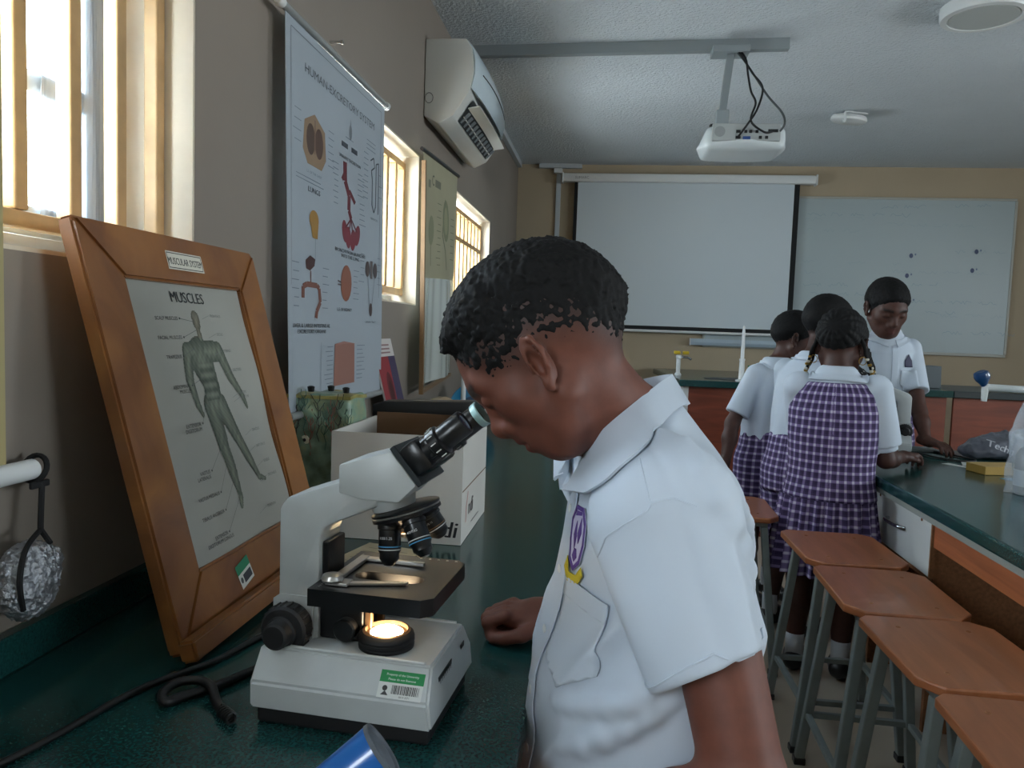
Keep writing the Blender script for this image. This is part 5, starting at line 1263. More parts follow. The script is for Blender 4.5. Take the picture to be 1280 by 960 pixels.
class Head:
    def __init__(s, pos, fwd, up, scale=1.):
        f = unit(fwd); u = np.asarray(up, float); u = unit(u - f * (u @ f)); r = np.cross(f, u)
        s.pos = np.asarray(pos, float); s.R = np.stack([r, f, u], 1); s.s = scale
    def loc(s, P): return (((P - A3(s.pos)) @ A3(s.R)) / f32(s.s)).astype(f32)
    def wor(s, q): return s.pos + s.R @ (np.asarray(q, float) * s.s)
def loft(P, ax, F, tab):
    """elliptic loft about a vertical axis: tab rows z, r_lateral, r_forward, off_forward"""
    T = np.array(tab, float).T; F = unit((F[0], F[1], 0)); Lf = np.array([-F[1], F[0], 0])
    q = P - A3((ax[0], ax[1], 0)); z = P[:, 2]
    rx, ry, of = (np.interp(z, T[0], T[i]).astype(f32) for i in (1, 2, 3))
    a = q @ A3(Lf); b = q @ A3(F) - of
    k = np.sqrt((a / rx) ** 2 + (b / ry) ** 2) + 1e-6
    g = np.sqrt((a / rx ** 2) ** 2 + (b / ry ** 2) ** 2) / k + 1e-6
    d = (k - 1) / g
    ends = np.maximum(T[0][0] - z, z - T[0][-1]); return smax(np.clip(d, -.2, .4), ends.astype(f32), .012), np.arctan2(a, b)
def finger_chain(P, pts, r0, r1, d=None, k=.004):
    n = len(pts) - 1
    for i in range(n):
        c = cap(P, pts[i], pts[i + 1], r0 + (r1 - r0) * i / n, r0 + (r1 - r0) * (i + 1) / n); d = c if d is None else smin(d, c, k)
    return d
def hand_sdf(P, wrist, dirv, up, curl=.5, s=1., side=1):
    """hand leaving the wrist along dirv; up = back of the hand; side=+1 thumb on +(dir x up)"""
    d_ = unit(dirv); u = np.asarray(up, float); u = unit(u - d_ * (u @ d_)); w = np.cross(d_, u) * side; W = np.asarray(wrist, float)
    pt = lambda a, b, c: W + s * (d_ * a + w * b + u * c)
    R = np.stack([d_, w, u], 1)
    d = rbox(P, pt(.048, 0, .0), (.044 * s, .036 * s, .0135 * s), .013 * s, R)
    d = smin(d, cap(P, pt(-.03, 0, 0), pt(.02, 0, 0), .024 * s, .026 * s), .02)
    for i, (b, L) in enumerate(((.027, .066), (.0095, .074), (-.0085, .069), (-.0255, .055))):
        a0 = curl * (1.0 + .12 * i); p = pt(.088 - .004 * abs(i - 1), b, .004); ch = [p]; ang = 0
        for frac in (.42, .32, .26):
            ang += a0; p = p + s * L * frac * (d_ * cos(ang) - u * sin(ang)); ch.append(p)
        d = smin(d, finger_chain(P, ch, .0088 * s, .0070 * s), .005)
    th = [pt(.022, .024, -.004), pt(.045, .044, -.012), pt(.070, .048 - .018 * curl, -.014 - .010 * curl), pt(.090, .042 - .030 * curl, -.018 - .014 * curl)]
    return smin(d, finger_chain(P, th, .0115 * s, .0080 * s), .008)
def limb(P, a, b, c, r, k=.02):
    d = cap(P, a, b, r[0], r[1])
    m = np.asarray(a) * .6 + np.asarray(b) * .4
    d2 = cap(P, b, np.asarray(b) * .65 + np.asarray(c) * .35, r[1], r[1] * 1.04); d3 = cap(P, np.asarray(b) * .65 + np.asarray(c) * .35, c, r[1] * 1.04, r[2])
    return smin(smin(d, d2, k), d3, k)

def skin_colors(v, H, base, lip='#6a3a36', fade=None, shear=0.):
    n = len(v); c0 = np.array(srgb(base)[:3]); col = np.tile(c0, (n, 1)); q = H.loc(v.astype(f32)); Q = q.copy(); Q[:, 0] = np.abs(Q[:, 0])
    if shear: Q[:, 1] += shear * np.maximum(.045 - Q[:, 2], 0) * np.clip(Q[:, 1] / .05, 0, 1)
    near = np.linalg.norm(q, axis=1) < .17
    dl = np.minimum(cap(Q, (0, .1015, -.0470), (.0225, .0890, -.052), .0092, .0040), cap(Q, (0, .0990, -.0615), (.0200, .0875, -.0575), .0102, .0040))
    w = np.clip(1 - np.abs(dl) / .004, 0, 1) * near; col = col * (1 - .75 * w[:, None]) + np.array(srgb(lip)[:3]) * .75 * w[:, None]
    db = cap(Q, (.016, .095, .031), (.046, .080, .033), .0045); w = np.clip(1 - db / .003, 0, 1) * near * .85; col = col * (1 - w[:, None]) + np.array((.008, .006, .005)) * w[:, None]
    de = cap(Q, (.020, .094, .0035), (.044, .084, .0035), .0016); w = np.clip(1 - de / .003, 0, 1) * near * .8; col = col * (1 - w[:, None]) + np.array((.006, .004, .004)) * w[:, None]
    if fade is not None:      # stubble shadow of cropped hair on the scalp (colour of the short hair itself)
        th, t = hair_thick(q, fade); w = np.clip(t * 1.8 + .20, 0, .82) * (q[:, 2] > -.05) * near
        w = w * np.clip((np.maximum(-q[:, 1] + .085, 0)) / .02, 0, 1)
        ear = np.clip((Q[:, 0] - .0840) / .003, 0, 1); w = w * (1 - ear)
        col = col * (1 - w[:, None]) + np.array((.018, .012, .010)) * w[:, None]
    return np.concatenate([col, np.ones((n, 1))], 1)

def add_plaid(me, v, ax, F, R, pitch, phi=None):
    F = unit((F[0], F[1], 0)); Lf = np.array([-F[1], F[0], 0]); q = v - np.array((ax[0], ax[1], 0))
    a = np.arctan2(q @ Lf, q @ F); set_attr(me, 'pu', a * R / pitch + 50); set_attr(me, 'pv', v[:, 2] / pitch)
def patch(name, poly, O, U, V, sdf, dirv, off, m, parent, rel, n=14, thick=.0015, smooth=True):
    """flat outline laid onto a cloth surface: points on plane O+uU+vV are marched along dirv until sdf = off"""
    O, U, V = (np.asarray(k, float) for k in (O, U, V)); d_ = unit(dirv)
    P2 = np.array(poly); lo_, hi_ = P2.min(0), P2.max(0)
    bm = bmesh.new(); vs = [bm.verts.new((p[0], p[1], 0)) for p in poly]; bm.faces.new(vs)
    for k in range(1, n):
        for ax_ in (0, 1):
            c = lo_[ax_] + (hi_[ax_] - lo_[ax_]) * k / n; no = (1, 0, 0) if ax_ == 0 else (0, 1, 0); co = (c, 0, 0) if ax_ == 0 else (0, c, 0)
            bmesh.ops.bisect_plane(bm, geom=bm.verts[:] + bm.edges[:] + bm.faces[:], plane_co=co, plane_no=no)
    bm.verts.ensure_lookup_table(); uv = np.array([(v.co.x, v.co.y) for v in bm.verts])
    P = (O + uv[:, :1] * U + uv[:, 1:] * V).astype(f32)
    for _ in range(60): P = P + (d_ * np.clip(sdf(P) - off, -.02, .03)[:, None] * .7).astype(f32)
    for v, p in zip(bm.verts, P): v.co = Vector(p.tolist())
    if thick:
        bmesh.ops.recalc_face_normals(bm, faces=bm.faces)
        r = bmesh.ops.solidify(bm, geom=bm.faces[:], thickness=thick)
    me = bpy.data.meshes.new(name); bm.to_mesh(me); bm.free()
    return link(name, me, m, parent, smooth, rel)
def push_out(sdf, pts, off):
    P = np.asarray(pts, f32).copy(); e = f32(.004)
    for _ in range(12):
        d = sdf(P); g = np.stack([(sdf(P + A3(k) * e) - sdf(P - A3(k) * e)) / (2 * e) for k in np.eye(3)], 1)
        g /= np.linalg.norm(g, axis=1, keepdims=True) + 1e-6; P = P + g * np.clip(off - d, 0, .02)[:, None]
    return P
def collar(name, C, e1, e2, nrm, sdf, parent, rel, gap=18, width=.045, tip=.03, flare=.020, m=None, rounded=False):
    """turned-down collar: ring centre C, e1 to the front, e2 to the side, nrm along the neck upward"""
    C, e1, e2, nrm = (np.asarray(k, float) for k in (C, e1, e2, nrm)); N = 64; ph = np.linspace(-pi + radians(gap), pi - radians(gap), N)
    top, fold, low = [], [], []
    for a_ in ph:
        rad = -e1 * cos(a_) + e2 * sin(a_); o = unit(rad); T = C + rad; f = max(0, abs(a_) - 2.2) / (pi - radians(gap) - 2.2)
        tt = tip * (f ** 1.5 if not rounded else (f * (1 - f)) * 2)
        top.append(T); low.append(T + o * (flare * (.35 + .65 * abs(sin(a_))) + tt * .75) - nrm * (width + tt * .35) * (1 if not rounded else 1 - .35 * max(0, (f - .7) / .3)))
    top, low = np.array(top), np.array(low)
    low = push_out(sdf, low, .009); mid = []
    rows = []
    for k in np.linspace(0, 1, 8):
        r = top * (1 - k) + low * k
        out = np.array([unit(t_ - C) for t_ in top]); r = r + out * (.010 * sin(pi * min(1, k * 1.15)))[None] if False else r + out * (.008 * sin(pi * k))
        rows.append(push_out(sdf, r, .0035) if k > .25 else r)
    inner = top - nrm * .022 - np.array([unit(t_ - C) for t_ in top]) * .003
    rows = [inner] + rows
    G = np.array(rows); mb = MB()
    mb.grid(lambda u, v: tuple(G[int(round(v * (len(rows) - 1)))][int(round(u * (N - 1)))]), N - 1, len(rows) - 1, .0034)
    return mb.build(name, m or M_SHIRT, parent, rel=rel, smooth=70)
def shoe(P, ankle, toe, s=1.):
    a = np.asarray(ankle, float); t = unit((toe[0], toe[1], 0)); g = np.array([a[0], a[1], a[2]])
    z0 = a[2] - .075 * s
    d = ell(P, (a[0] + t[0] * .05 * s, a[1] + t[1] * .05 * s, z0 + .035 * s), (.045 * s, .045 * s, .05 * s))
    d = smin(d, cap(P, (a[0] - t[0] * .02, a[1] - t[1] * .02, z0 + .035 * s), (a[0] + t[0] * .15 * s, a[1] + t[1] * .15 * s, z0 + .026 * s), .042 * s, .036 * s), .02)
    d = smax(d, (z0 + .001 - P[:, 2]).astype(f32), .006); return smax(d, (P[:, 2] - (z0 + .085 * s)).astype(f32), .006)
# ---- the boy at the microscope
def main_boy():
    base = (.09, .95, FZ)
    t = thing('person', 'boy in white short sleeved shirt bending over the large microscope', 'person', base)
    H = Head((-.066, .895, 1.332), (-.728, .06, -.682), (0, 0, 1), 1.0)
    ang = radians(19); F = np.array([-cos(ang), -sin(ang), 0]); Lf = np.array([sin(ang), -cos(ang), 0]); AX = (.068, .95)
    C = lambda a, b, z: np.array([AX[0], AX[1], 0]) + Lf * a + F * b + np.array([0, 0, z])
    TAB = [(.66, .172, .130, .012), (.80, .176, .134, .012), (.90, .176, .133, .010), (.98, .170, .131, .008), (1.06, .162, .118, .0), (1.12, .157, .108, -.001), (1.17, .150, .098, .003), (1.205, .132, .088, .010), (1.24, .100, .076, .020), (1.27, .070, .064, .028), (1.295, .050, .052, .034)]
    SL, EL, WL = C(.122, .012, 1.175), np.array((.156, .752, .918)), np.array((-.045, .722, .842))
    SR, ER, WR = C(-.125, .02, 1.175), np.array((.075, 1.20, .985)), np.array((-.055, 1.155, .936))
    hl = H.wor((0, -.020, -.015)); nb = np.array((.047, .945, 1.225))
    hips = [C(.085, 0, .78), C(-.085, 0, .78)]; knees = [C(.095, .03, .50), C(-.09, .03, .50)]; ank = [C(.10, -.01, FZ + .078), C(-.095, -.01, FZ + .078)]
    def fist(P):     # right hand resting closed on the bench
        d = rbox(P, (-.104, 1.142, .934), (.036, .033, .016), .014)
        d = smin(d, cap(P, WR, (-.09, 1.146, .935), .024, .026), .015)
        for i in range(4):
            y = 1.1125 + .0185 * i; k = (0, -.004, -.002, .006)[i]
            d = smin(d, finger_chain(P, [(-.134 + k, y, .942), (-.160 + k, y - .002, .930), (-.154 + k, y - .003, .912), (-.130 + k, y, .911)], .0098, .0082), .0035)
        return smin(d, finger_chain(P, [(-.080, 1.112, .930), (-.108, 1.098, .920), (-.134, 1.097, .913), (-.149, 1.101, .911)], .0118, .0088), .006)
    def body(P):
        n = len(P); dh = np.sqrt(((P - A3(H.pos)) ** 2).sum(1)); d = dh - f32(.12)
        m = dh < .21
        if m.any(): d[m] = head_full(H.loc(P[m]), .20)
        d = smin(d, cap(P, hl, nb, .050, .057), .022)
        tr, _ = loft(P, AX, F, [(r[0], r[1] - .016, r[2] - .016, r[3]) for r in TAB])
        d = smin(d, tr, .03)
        d = smin(d, limb(P, SL, EL, WL, (.046, .0405, .027)), .02); d = smin(d, limb(P, SR, ER, WR, (.044, .037, .025)), .02)
        m = np.sqrt(((P - A3((-.1, 1.14, .93))) ** 2).sum(1)) < .16
        if m.any(): d[m] = smin(d[m], fist(P[m]), .008)
        m = np.sqrt(((P - A3(WL)) ** 2).sum(1)) < .22
        if m.any(): d[m] = smin(d[m], hand_sdf(P[m], WL, (-.15, -.35, -.92), (-.4, -.9, .2), .35, .95, -1), .01)
        for h_, k_, a_ in zip(hips, knees, ank): d = smin(d, limb(P, h_, k_, a_, (.072, .052, .032)), .03)
        return d
    me = sd_mesh('body', body, (-.32, .42, .16), (.32, 1.32, 1.52), .0034, B=10)
    v = verts_of(me); set_color(me, 'tone', skin_colors(v, H, '#6f4234', '#7d423c', 'fade', .20))
    link('body', me, M_SKIN, t, rel=base)
    # hair
    hs = hair_sdf('fade'); hf = lambda P: np.where(np.sqrt(((P - A3(H.pos)) ** 2).sum(1)) < .2, hs(H.loc(P)), .1).astype(f32)
    link('hair', sd_mesh('hair', hf, H.pos - .17, H.pos + .19, .0024, B=10), M_HAIR, t, rel=base)
    # shirt
    hemL = np.array((.122, .774, 1.034)); aL = unit(hemL - SL); nL = unit(aL + np.array((.32, -.05, 0)))
    hemR = SR + (ER - SR) * .62; aR = unit(ER - SR)
    def fold(P):
        g = unit((-.12, .07, -.17)); w = unit(np.cross(g, (.5, .8, .1)))
        a = P @ A3(g); c = P @ A3(w)
        q = np.stack([a * 7, c * 30, P[:, 1] * 6], 1).astype(f32)
        lowm = np.clip((1.13 - P[:, 2]) / .12, 0, 1)
        r = .018 * (np.abs(vnoise(q, .8)) - .3) * lowm
        q2 = np.stack([P[:, 0] * 9, P[:, 1] * 9, P[:, 2] * 9], 1); r = r + .004 * vnoise(q2 + 4, 1.6)
        # pulled folds under the arm at the back
        return r
    SLs = SL + np.array((-.030, -.004, -.004))
    def sleeve(P, S, Hm, n_, r0, r1, aa, crease=None):
        d = cap(P, S, Hm + aa * .06, r0, r1); pl = ((P - A3(Hm)) @ A3(n_)).astype(f32)
        if crease is not None:      # ironed edge running down the outside of the sleeve
            ax_ = unit(Hm + aa * .06 - S); cr_ = np.asarray(crease, float); cr_ = unit(cr_ - ax_ * (cr_ @ ax_)); w = P - A3(S); w = w - (w @ A3(ax_))[:, None] * A3(ax_); ca = np.clip((w @ A3(cr_)) / (np.sqrt((w ** 2).sum(1)) + 1e-6), -1, 1)
            d = d - (.015 * np.maximum(0, 1 - np.arccos(ca) / .50)).astype(f32)
        return smax(d, pl, .004)
    def shirt_raw(P):
        d, _ = loft(P, AX, F, TAB)
        # yoke over the shoulders
        d = smin(d, cap(P, C(.06, .03, 1.215), C(.118, .012, 1.185), .050, .056), .03); d = smin(d, cap(P, C(-.06, .03, 1.215), C(-.118, .012, 1.185), .050, .056), .03)
        s1 = sleeve(P, SLs, hemL, nL, .082, .0560, aL, (.62, -.78, -.1)); s2 = sleeve(P, SR, hemR, aR, .068, .056, aR)
        # sleeve: soft drag folds from the armpit towards the hem
        sf = .004 * vnoise(np.stack([P[:, 0] * 22 + P[:, 2] * 10, P[:, 1] * 9, P[:, 2] * 9 - P[:, 0] * 9], 1), 1.)
        b = np.stack([(P[:, 0] * .88 + P[:, 2] * .47) * 52, (P[:, 0] * .47 - P[:, 2] * .88) * 7, P[:, 1] * 6], 1)
        back = np.clip((P[:, 0] - .105) / .03, 0, 1) * np.clip((P[:, 2] - 1.03) / .06, 0, 1) * np.clip((1.25 - P[:, 2]) / .03, 0, 1)
        return smin(smin(d + fold(P), s1 + sf, .010), s2, .014) + .0075 * vnoise(b + 9, 1.) * back
    FOLDS = [((.085, .990), (-.032, .901), .006), ((.055, .990), (-.042, .947), .005),
             ((.085, 1.262), (.156, 1.135), .006), ((.108, 1.246), (.163, 1.156), .005), ((.118, 1.222), (.172, 1.075), .006)]
    chains = []
    for p, q, r in FOLDS:
        w = np.linspace(0, 1, 6)[:, None]; xz = np.array(p) * (1 - w) + np.array(q) * w
        pts = march(shirt_raw, np.stack([xz[:, 0], np.full(6, .60), xz[:, 1]], 1), (0, 1, 0), 0.)
        pts = pts + np.array((0, 1, 0)) * (r * .35); rr_ = r * np.array((.2, .8, 1, .95, .7, .15)); chains.append((pts, rr_))
    def shirt(P):
        d = shirt_raw(P); k = np.full(len(P), .1, f32); m = np.abs(d) < .05
        if m.any():
            Pm = P[m]; dm = d[m]
            for pts, rr_ in chains:
                for i in range(5): dm = smin(dm, cap(Pm, pts[i], pts[i + 1], rr_[i], rr_[i + 1]), .016)
            d = d.copy(); d[m] = dm
        return d
    me = sd_mesh('shirt', shirt, (-.22, .62, .66), (.34, 1.30, 1.34), .0042, B=10)
    sh = link('shirt', me, M_SHIRT, t, rel=base)
    # collar, placket, pocket, badge, buttons, seams
    TP = [(.062, 1.313), (.033, 1.293), (.0, 1.264), (-.018, 1.239), (-.029, 1.211), (-.036, 1.194)]
    LP = [(.076, 1.283), (.052, 1.264), (.031, 1.244), (.006, 1.219), (-.015, 1.198), (-.048, 1.183)]
    def side(pts, f, off):
        P = march(f, [(x, .62, z_) for x, z_ in pts], (0, 1, 0), off); P[:, 1] = np.minimum(P[:, 1], np.interp(P[:, 0], [-.02, .03, .06, .08], [.90, .90, .915, .94])); return P
    neck = lambda P: cap(P, hl, nb, .050, .057)
    top = np.concatenate([[(.080, .955, 1.322)], side(TP, neck, .005)]); low = np.concatenate([[(.104, .962, 1.286)], side(LP, shirt, .006)])
    top[-1] = low[-1] + (top[-1] - low[-1]) * .5
    q = np.linspace(0, 6, 36); rs = lambda A: np.stack([np.interp(q, range(7), A[:, i]) for i in range(3)], 1)
    for _ in range(1):
        top, low = rs(top), rs(low)
    sm = lambda A: np.concatenate([A[:1], (A[:-2] + A[1:-1] * 2 + A[2:]) / 4, A[-1:]])
    for _ in range(6): top, low = sm(top), np.concatenate([sm(low)[:-6], low[-6:]])
    pn = unit((.22, -.975, 0)); p0 = np.array((.02, .945, 1.25)); refl = lambda A: A - 2 * ((A - p0) @ pn)[:, None] * pn
    top = np.concatenate([refl(top)[:0:-1], top]); low = np.concatenate([refl(low)[:0:-1], low]); low = push_out(shirt, low, .006)
    ctr = (top + refl(top)[::-1]) / 2; out = np.array([unit(v_) for v_ in (low - ctr)])
    rows = [top - np.array((.0, 0, .022)) - out * .004, top]
    for k in np.linspace(.15, 1, 8): rows.append(push_out(shirt, top * (1 - k) + low * k + out * .006 * sin(pi * min(1, k * 1.1)) * (1 - k * .5), .004 + .002 * k))
    G = np.array(rows); nc = len(top) - 1; nr = len(rows) - 1
    MB().grid(lambda u, v_: tuple(G[int(round(v_ * nr))][int(round(u * nc))]), nc, nr, .0030).build('collar', M_SHIRT, t, rel=base, smooth=70)
    O = C(-.010, .26, 0); U = Lf; V = np.array([0, 0, 1.]); dr = -F
    patch('placket', [(-.019, .76), (.019, .76), (.019, 1.185), (-.019, 1.185)], O, U, V, shirt, dr, .0022, M_SHIRT, t, base, 26)
    for k in range(6):
        p = march(shirt, [O + np.array([0, 0, .78 + .075 * k])], dr, .003)[0]
        MB().lathe([(0, 0), (.0055, 0), (.006, .001), (.0045, .002), (0, .0016)], 14, p, F).build('button', M_WHITEP, t, rel=base, smooth=True)
    pk = patch('pocket', [(.026, 1.078), (.110, 1.072), (.112, .995), (.076, .968), (.028, .990)], O, U, V, shirt, dr, .0030, M_SHIRT, t, base, 18, .002)
    patch('pocket_band', [(.025, 1.080), (.111, 1.074), (.111, 1.052), (.025, 1.058)], O, U, V, shirt, dr, .0046, M_SHIRT, pk, base, 12, .001)
    M_BP, M_BL, M_BY = mat('badge_purple', '#5a3f86', .7), mat('badge_ground', '#c3bfd6', .7), mat('badge_yellow', '#c7b32c', .7)
    bz = 1.088
    S_ = lambda pts: [(.018 + p[0] * .040, bz + p[1] * .078) for p in pts]
    outl = [(.5, 0.02), (.80, .16), (.96, .45), (.98, .78), (.74, 1.0), (.26, 1.0), (.02, .78), (.04, .45), (.20, .16)]
    bd = patch('badge', S_(outl), O, U, V, shirt, dr, .0032, M_BL, t, base, 8, .001)
    cx, cy = .5, .55
    for p, q in zip(outl, outl[1:] + outl[:1]):
        i_ = lambda k: (cx + (k[0] - cx) * .84, cy + (k[1] - cy) * .86)
        patch('badge_border', S_([p, q, i_(q), i_(p)]), O, U, V, shirt, dr, .0042, M_BP, bd, base, 4, .0008)
    for pts in ([(.30, .55), (.45, .78), (.5, .55), (.42, .35)], [(.55, .60), (.72, .85), (.78, .62), (.62, .45)], [(.36, .24), (.5, .16), (.64, .24), (.56, .36), (.44, .36)], [(.30, .84), (.68, .88), (.66, .93), (.32, .92)]):
        patch('badge_motif', S_(pts), O, U, V, shirt, dr, .0042, M_BP, bd, base, 4, .0008)
    patch('badge_ribbon', S_([(-.02, .02), (.10, .20), (.30, -.02), (.70, -.02), (.95, .14), (1.06, .02), (.80, -.16), (.28, -.16)]), O, U, V, shirt, dr, .0046, M_BY, bd, base, 6, .001)
    # stitched seams: sleeve head and hem as fine raised lines lying on the cloth
    def seam(name, pts):
        P = push_out(lambda P: shirt(P), np.array(pts), .0006)
        MB().tube([Vector(p.tolist()) for p in P], .0011, 5).build(name, M_SHIRT, sh, smooth=60, rel=None)
        sh.children[-1].data.transform(Matrix.Translation(-Vector(base)))
    w1 = unit(np.cross(nL, (0, 1, .2))); w2 = np.cross(nL, w1)
    seam('sleeve_hem_stitch', [hemL - nL * .022 + (w1 * cos(a_) + w2 * sin(a_)) * .05 for a_ in np.linspace(0, 2 * pi, 40)])
    for nm, pts in (('armhole_seam', [(.035, 1.251), (.049, 1.2), (.025, 1.181), (.006, 1.162), (-.003, 1.127)]), ('yoke_seam', [(.047, 1.204), (.07, 1.211), (.092, 1.205)])):
        xz = np.array(pts); u_ = np.linspace(0, len(pts) - 1, 22); xz = np.stack([np.interp(u_, range(len(pts)), xz[:, i]) for i in (0, 1)], 1)
        P = march(shirt, np.stack([xz[:, 0], np.full(22, .6), xz[:, 1]], 1), (0, 1, 0), .0002)
        MB().tube([Vector(p.tolist()) for p in P], .0010, 5).build(nm, M_SHIRT, sh, smooth=60, rel=base)
    # shorts, socks, shoes (below the bench edge)
    def shorts(P):
        d, _ = loft(P, AX, F, [(.68, .150, .118, 0), (.80, .150, .116, 0), (.92, .140, .105, 0)])
        for h_, k_ in zip(hips, knees): d = smin(d, smax(cap(P, h_, k_, .098, .092), (.52 - P[:, 2]).astype(f32), .004), .03)
        return d
    me = sd_mesh('shorts', shorts, (-.16, .72, .48), (.32, 1.2, .95), .008); add_plaid(me, verts_of(me), AX, F, .13, .030); link('shorts', me, M_PLAID, t, rel=base)
    for a_, s_ in zip(ank, (1, -1)):
        link('shoe', sd_mesh('shoe', lambda P, a_=a_: shoe(P, a_, F, .95), np.array(a_) - (.24, .24, .1), np.array(a_) + (.24, .24, .1), .008), M_SHOE, t, rel=base)
        MB().lathe([(.036, 0), (.037, .002), (.039, .10), (.038, .102), (.035, .102)], 20, (a_[0], a_[1], FZ + .05)).build('sock', M_SOCK, t, rel=base, smooth=True)
    return H
main_boy()
# ---- the four pupils around the second microscope
def pupil(name_label, pos, H_, F, head, arms, style, hairstyle='crop', tone='#5d3a2d', lean=(0, 0), skirt=False, collar_round=False, res=.0062, wid=1.):
    """pos (x,y) of the feet centre, H_ standing height, F facing; head = (offset from axis (x,y), forward, scale)"""
    base = (pos[0], pos[1], FZ); t = thing('person', name_label, 'person', base)
    F = unit((F[0], F[1], 0)); Lf = np.array([-F[1], F[0], 0]); z = lambda k: FZ + k * H_
    lx = np.array((lean[0], lean[1], 0.))
    def C(a, b, k): return np.array((pos[0], pos[1], 0)) + Lf * a * H_ + F * b * H_ + np.array((0, 0, z(k))) + lx * max(0, (k - .5) / .35)
    AXt = (pos[0] + lean[0] * .5, pos[1] + lean[1] * .5); lf = float(np.dot(lx[:2], F[:2])); ll = lean
    tab = [(.44, .112, .082), (.50, .115, .086), (.56, .105, .080), (.60, .104, .079), (.67, .110, .082), (.74, .112, .080), (.79, .106, .070), (.82, .082, .058), (.845, .055, .047), (.865, .040, .042)]
    def T(gr): return [(z(k), rx * wid * H_ + gr, ry * H_ + gr, lf * (max(0, (k - .5) / .35) - .5)) for k, rx, ry in tab]
    hc = C(0, 0, .925) + np.array((head[0][0], head[0][1], head[0][2] if len(head[0]) > 2 else 0)); Hd = Head(hc, head[1], (0, 0, 1), head[2])
    hl = Hd.wor((0, -.022, -.02)); nb = C(0, -.008, .825)
    hips = [C(.055, 0, .50), C(-.055, 0, .50)]; knees = [C(.06, .012, .27), C(-.06, .012, .27)]; ank = [C(.06, -.01, .048), C(-.06, -.01, .048)]
    sho = [C(.098 * wid, 0, .795), C(-.098 * wid, 0, .795)]   # left, right
    AR = []
    for s_, (el, wr, hd, up, cu) in zip(sho, arms): AR.append((s_, np.asarray(el, float), np.asarray(wr, float), hd, up, cu))
    def body(P):
        dh = np.sqrt(((P - A3(Hd.pos)) ** 2).sum(1)); d = dh - f32(.12 * Hd.s); m = dh < .22
        if m.any(): d[m] = head_full(Hd.loc(P[m])) * f32(Hd.s)
        d = smin(d, cap(P, hl, nb, .041, .046), .02)
        tr, _ = loft(P, AXt, F, T(-.014)); d = smin(d, tr, .02)
        for i, (s_, e_, w_, hd, up, cu) in enumerate(AR):
            d = smin(d, limb(P, s_, e_, w_, (.036, .030, .0205)), .015)
            m = np.sqrt(((P - A3(w_)) ** 2).sum(1)) < .2
            if m.any(): d[m] = smin(d[m], hand_sdf(P[m], w_, hd, up, cu, .85, -1 if i == 0 else 1), .008)
        for h_, k_, a_ in zip(hips, knees, ank): d = smin(d, limb(P, h_, k_, a_, (.062, .043, .027)), .02)
        return d
    allp = np.array([hc + .16, hc - .16] + [p for a_ in AR for p in (a_[1], a_[2] + unit(a_[3]) * .16)] + [k - .0 for k in hips + knees + ank] + [C(.12, .1, .6), C(-.12, -.1, .6)])
    lo_, hi_ = allp.min(0) - .09, allp.max(0) + .09; lo_[2] = FZ + .005
    me = sd_mesh('body', body, lo_, hi_, res, B=8); v = verts_of(me)
    set_color(me, 'tone', skin_colors(v, Hd, tone, '#5a3230', 'crop')); link('body', me, M_SKIN, t, rel=base)
    rows = hairstyle == 'rows'; hs = hair_sdf('crop', rows)
    hf = lambda P: np.where(np.sqrt(((P - A3(Hd.pos)) ** 2).sum(1)) < .22, hs(Hd.loc(P)) * f32(Hd.s), .1).astype(f32)
    hair = link('hair', sd_mesh('hair', hf, Hd.pos - .19, Hd.pos + .19, .0042, B=8), M_HAIR, t, rel=base)
    # shirt or blouse
    def shirt(P):
        d, ph = loft(P, AXt, F, T(.004))
        d = d + .006 * vnoise(np.stack([P[:, 0] * 26, P[:, 1] * 26, P[:, 2] * 7], 1), 1.) * np.clip((z(.78) - P[:, 2]) / .1, 0, 1)
        for s_, e_, w_, *_r in AR:
            a_ = unit(e_ - s_); hm = s_ + a_ * (.145 * H_)
            sl = smax(cap(P, s_ - a_ * .01, hm + a_ * .04, .050 if not skirt else .056, .054 if not skirt else .060), ((P - A3(hm)) @ A3(a_)).astype(f32), .004)
            if skirt: sl = smin(sl, smax(cap(P, hm - a_ * .02, hm + a_ * .05, .045), np.abs(((P - A3(hm + a_ * .006)) @ A3(a_))).astype(f32) - .014, .003), .006)
            d = smin(d, sl, .012)
        return smax(d, (z(.565) - P[:, 2]).astype(f32), .006)
    me = sd_mesh('blouse' if skirt else 'shirt', shirt, (min(lo_[0], pos[0] - .3), min(lo_[1], pos[1] - .3), z(.54)), (max(hi_[0], pos[0] + .3), max(hi_[1], pos[1] + .3), z(.9)), .006, B=8)
    link('blouse' if skirt else 'shirt', me, M_SHIRT, t, rel=base)
    if not skirt:
        nt_ = unit(hl - nb)
        collar('collar', C(0, .006, .842), F * .052 + np.array((0, 0, -.012)), Lf * .056, unit(nt_ + np.array((0, 0, 1.5))), shirt, t, base, gap=12, width=.034, tip=.024, flare=.020)
        O = C(0, .2, 0) * np.array((1, 1, 0)); O[2] = 0
        patch('placket', [(-.014, z(.60)), (.014, z(.60)), (.014, z(.81)), (-.014, z(.81))], O, Lf, np.array((0, 0, 1.)), shirt, -F, .002, M_SHIRT, t, base, 14)
        pk = patch('pocket', [(.03, z(.735)), (.095, z(.735)), (.095, z(.69)), (.0625, z(.675)), (.03, z(.69))], O, Lf, np.array((0, 0, 1.)), shirt, -F, .0025, M_SHIRT, t, base, 8)
        patch('badge', [(.045, z(.745)), (.082, z(.745)), (.082, z(.765)), (.0635, z(.785)), (.045, z(.765))], O, Lf, np.array((0, 0, 1.)), shirt, -F, .003, mat('badge_dark', '#3c3a52', .7), t, base, 6)
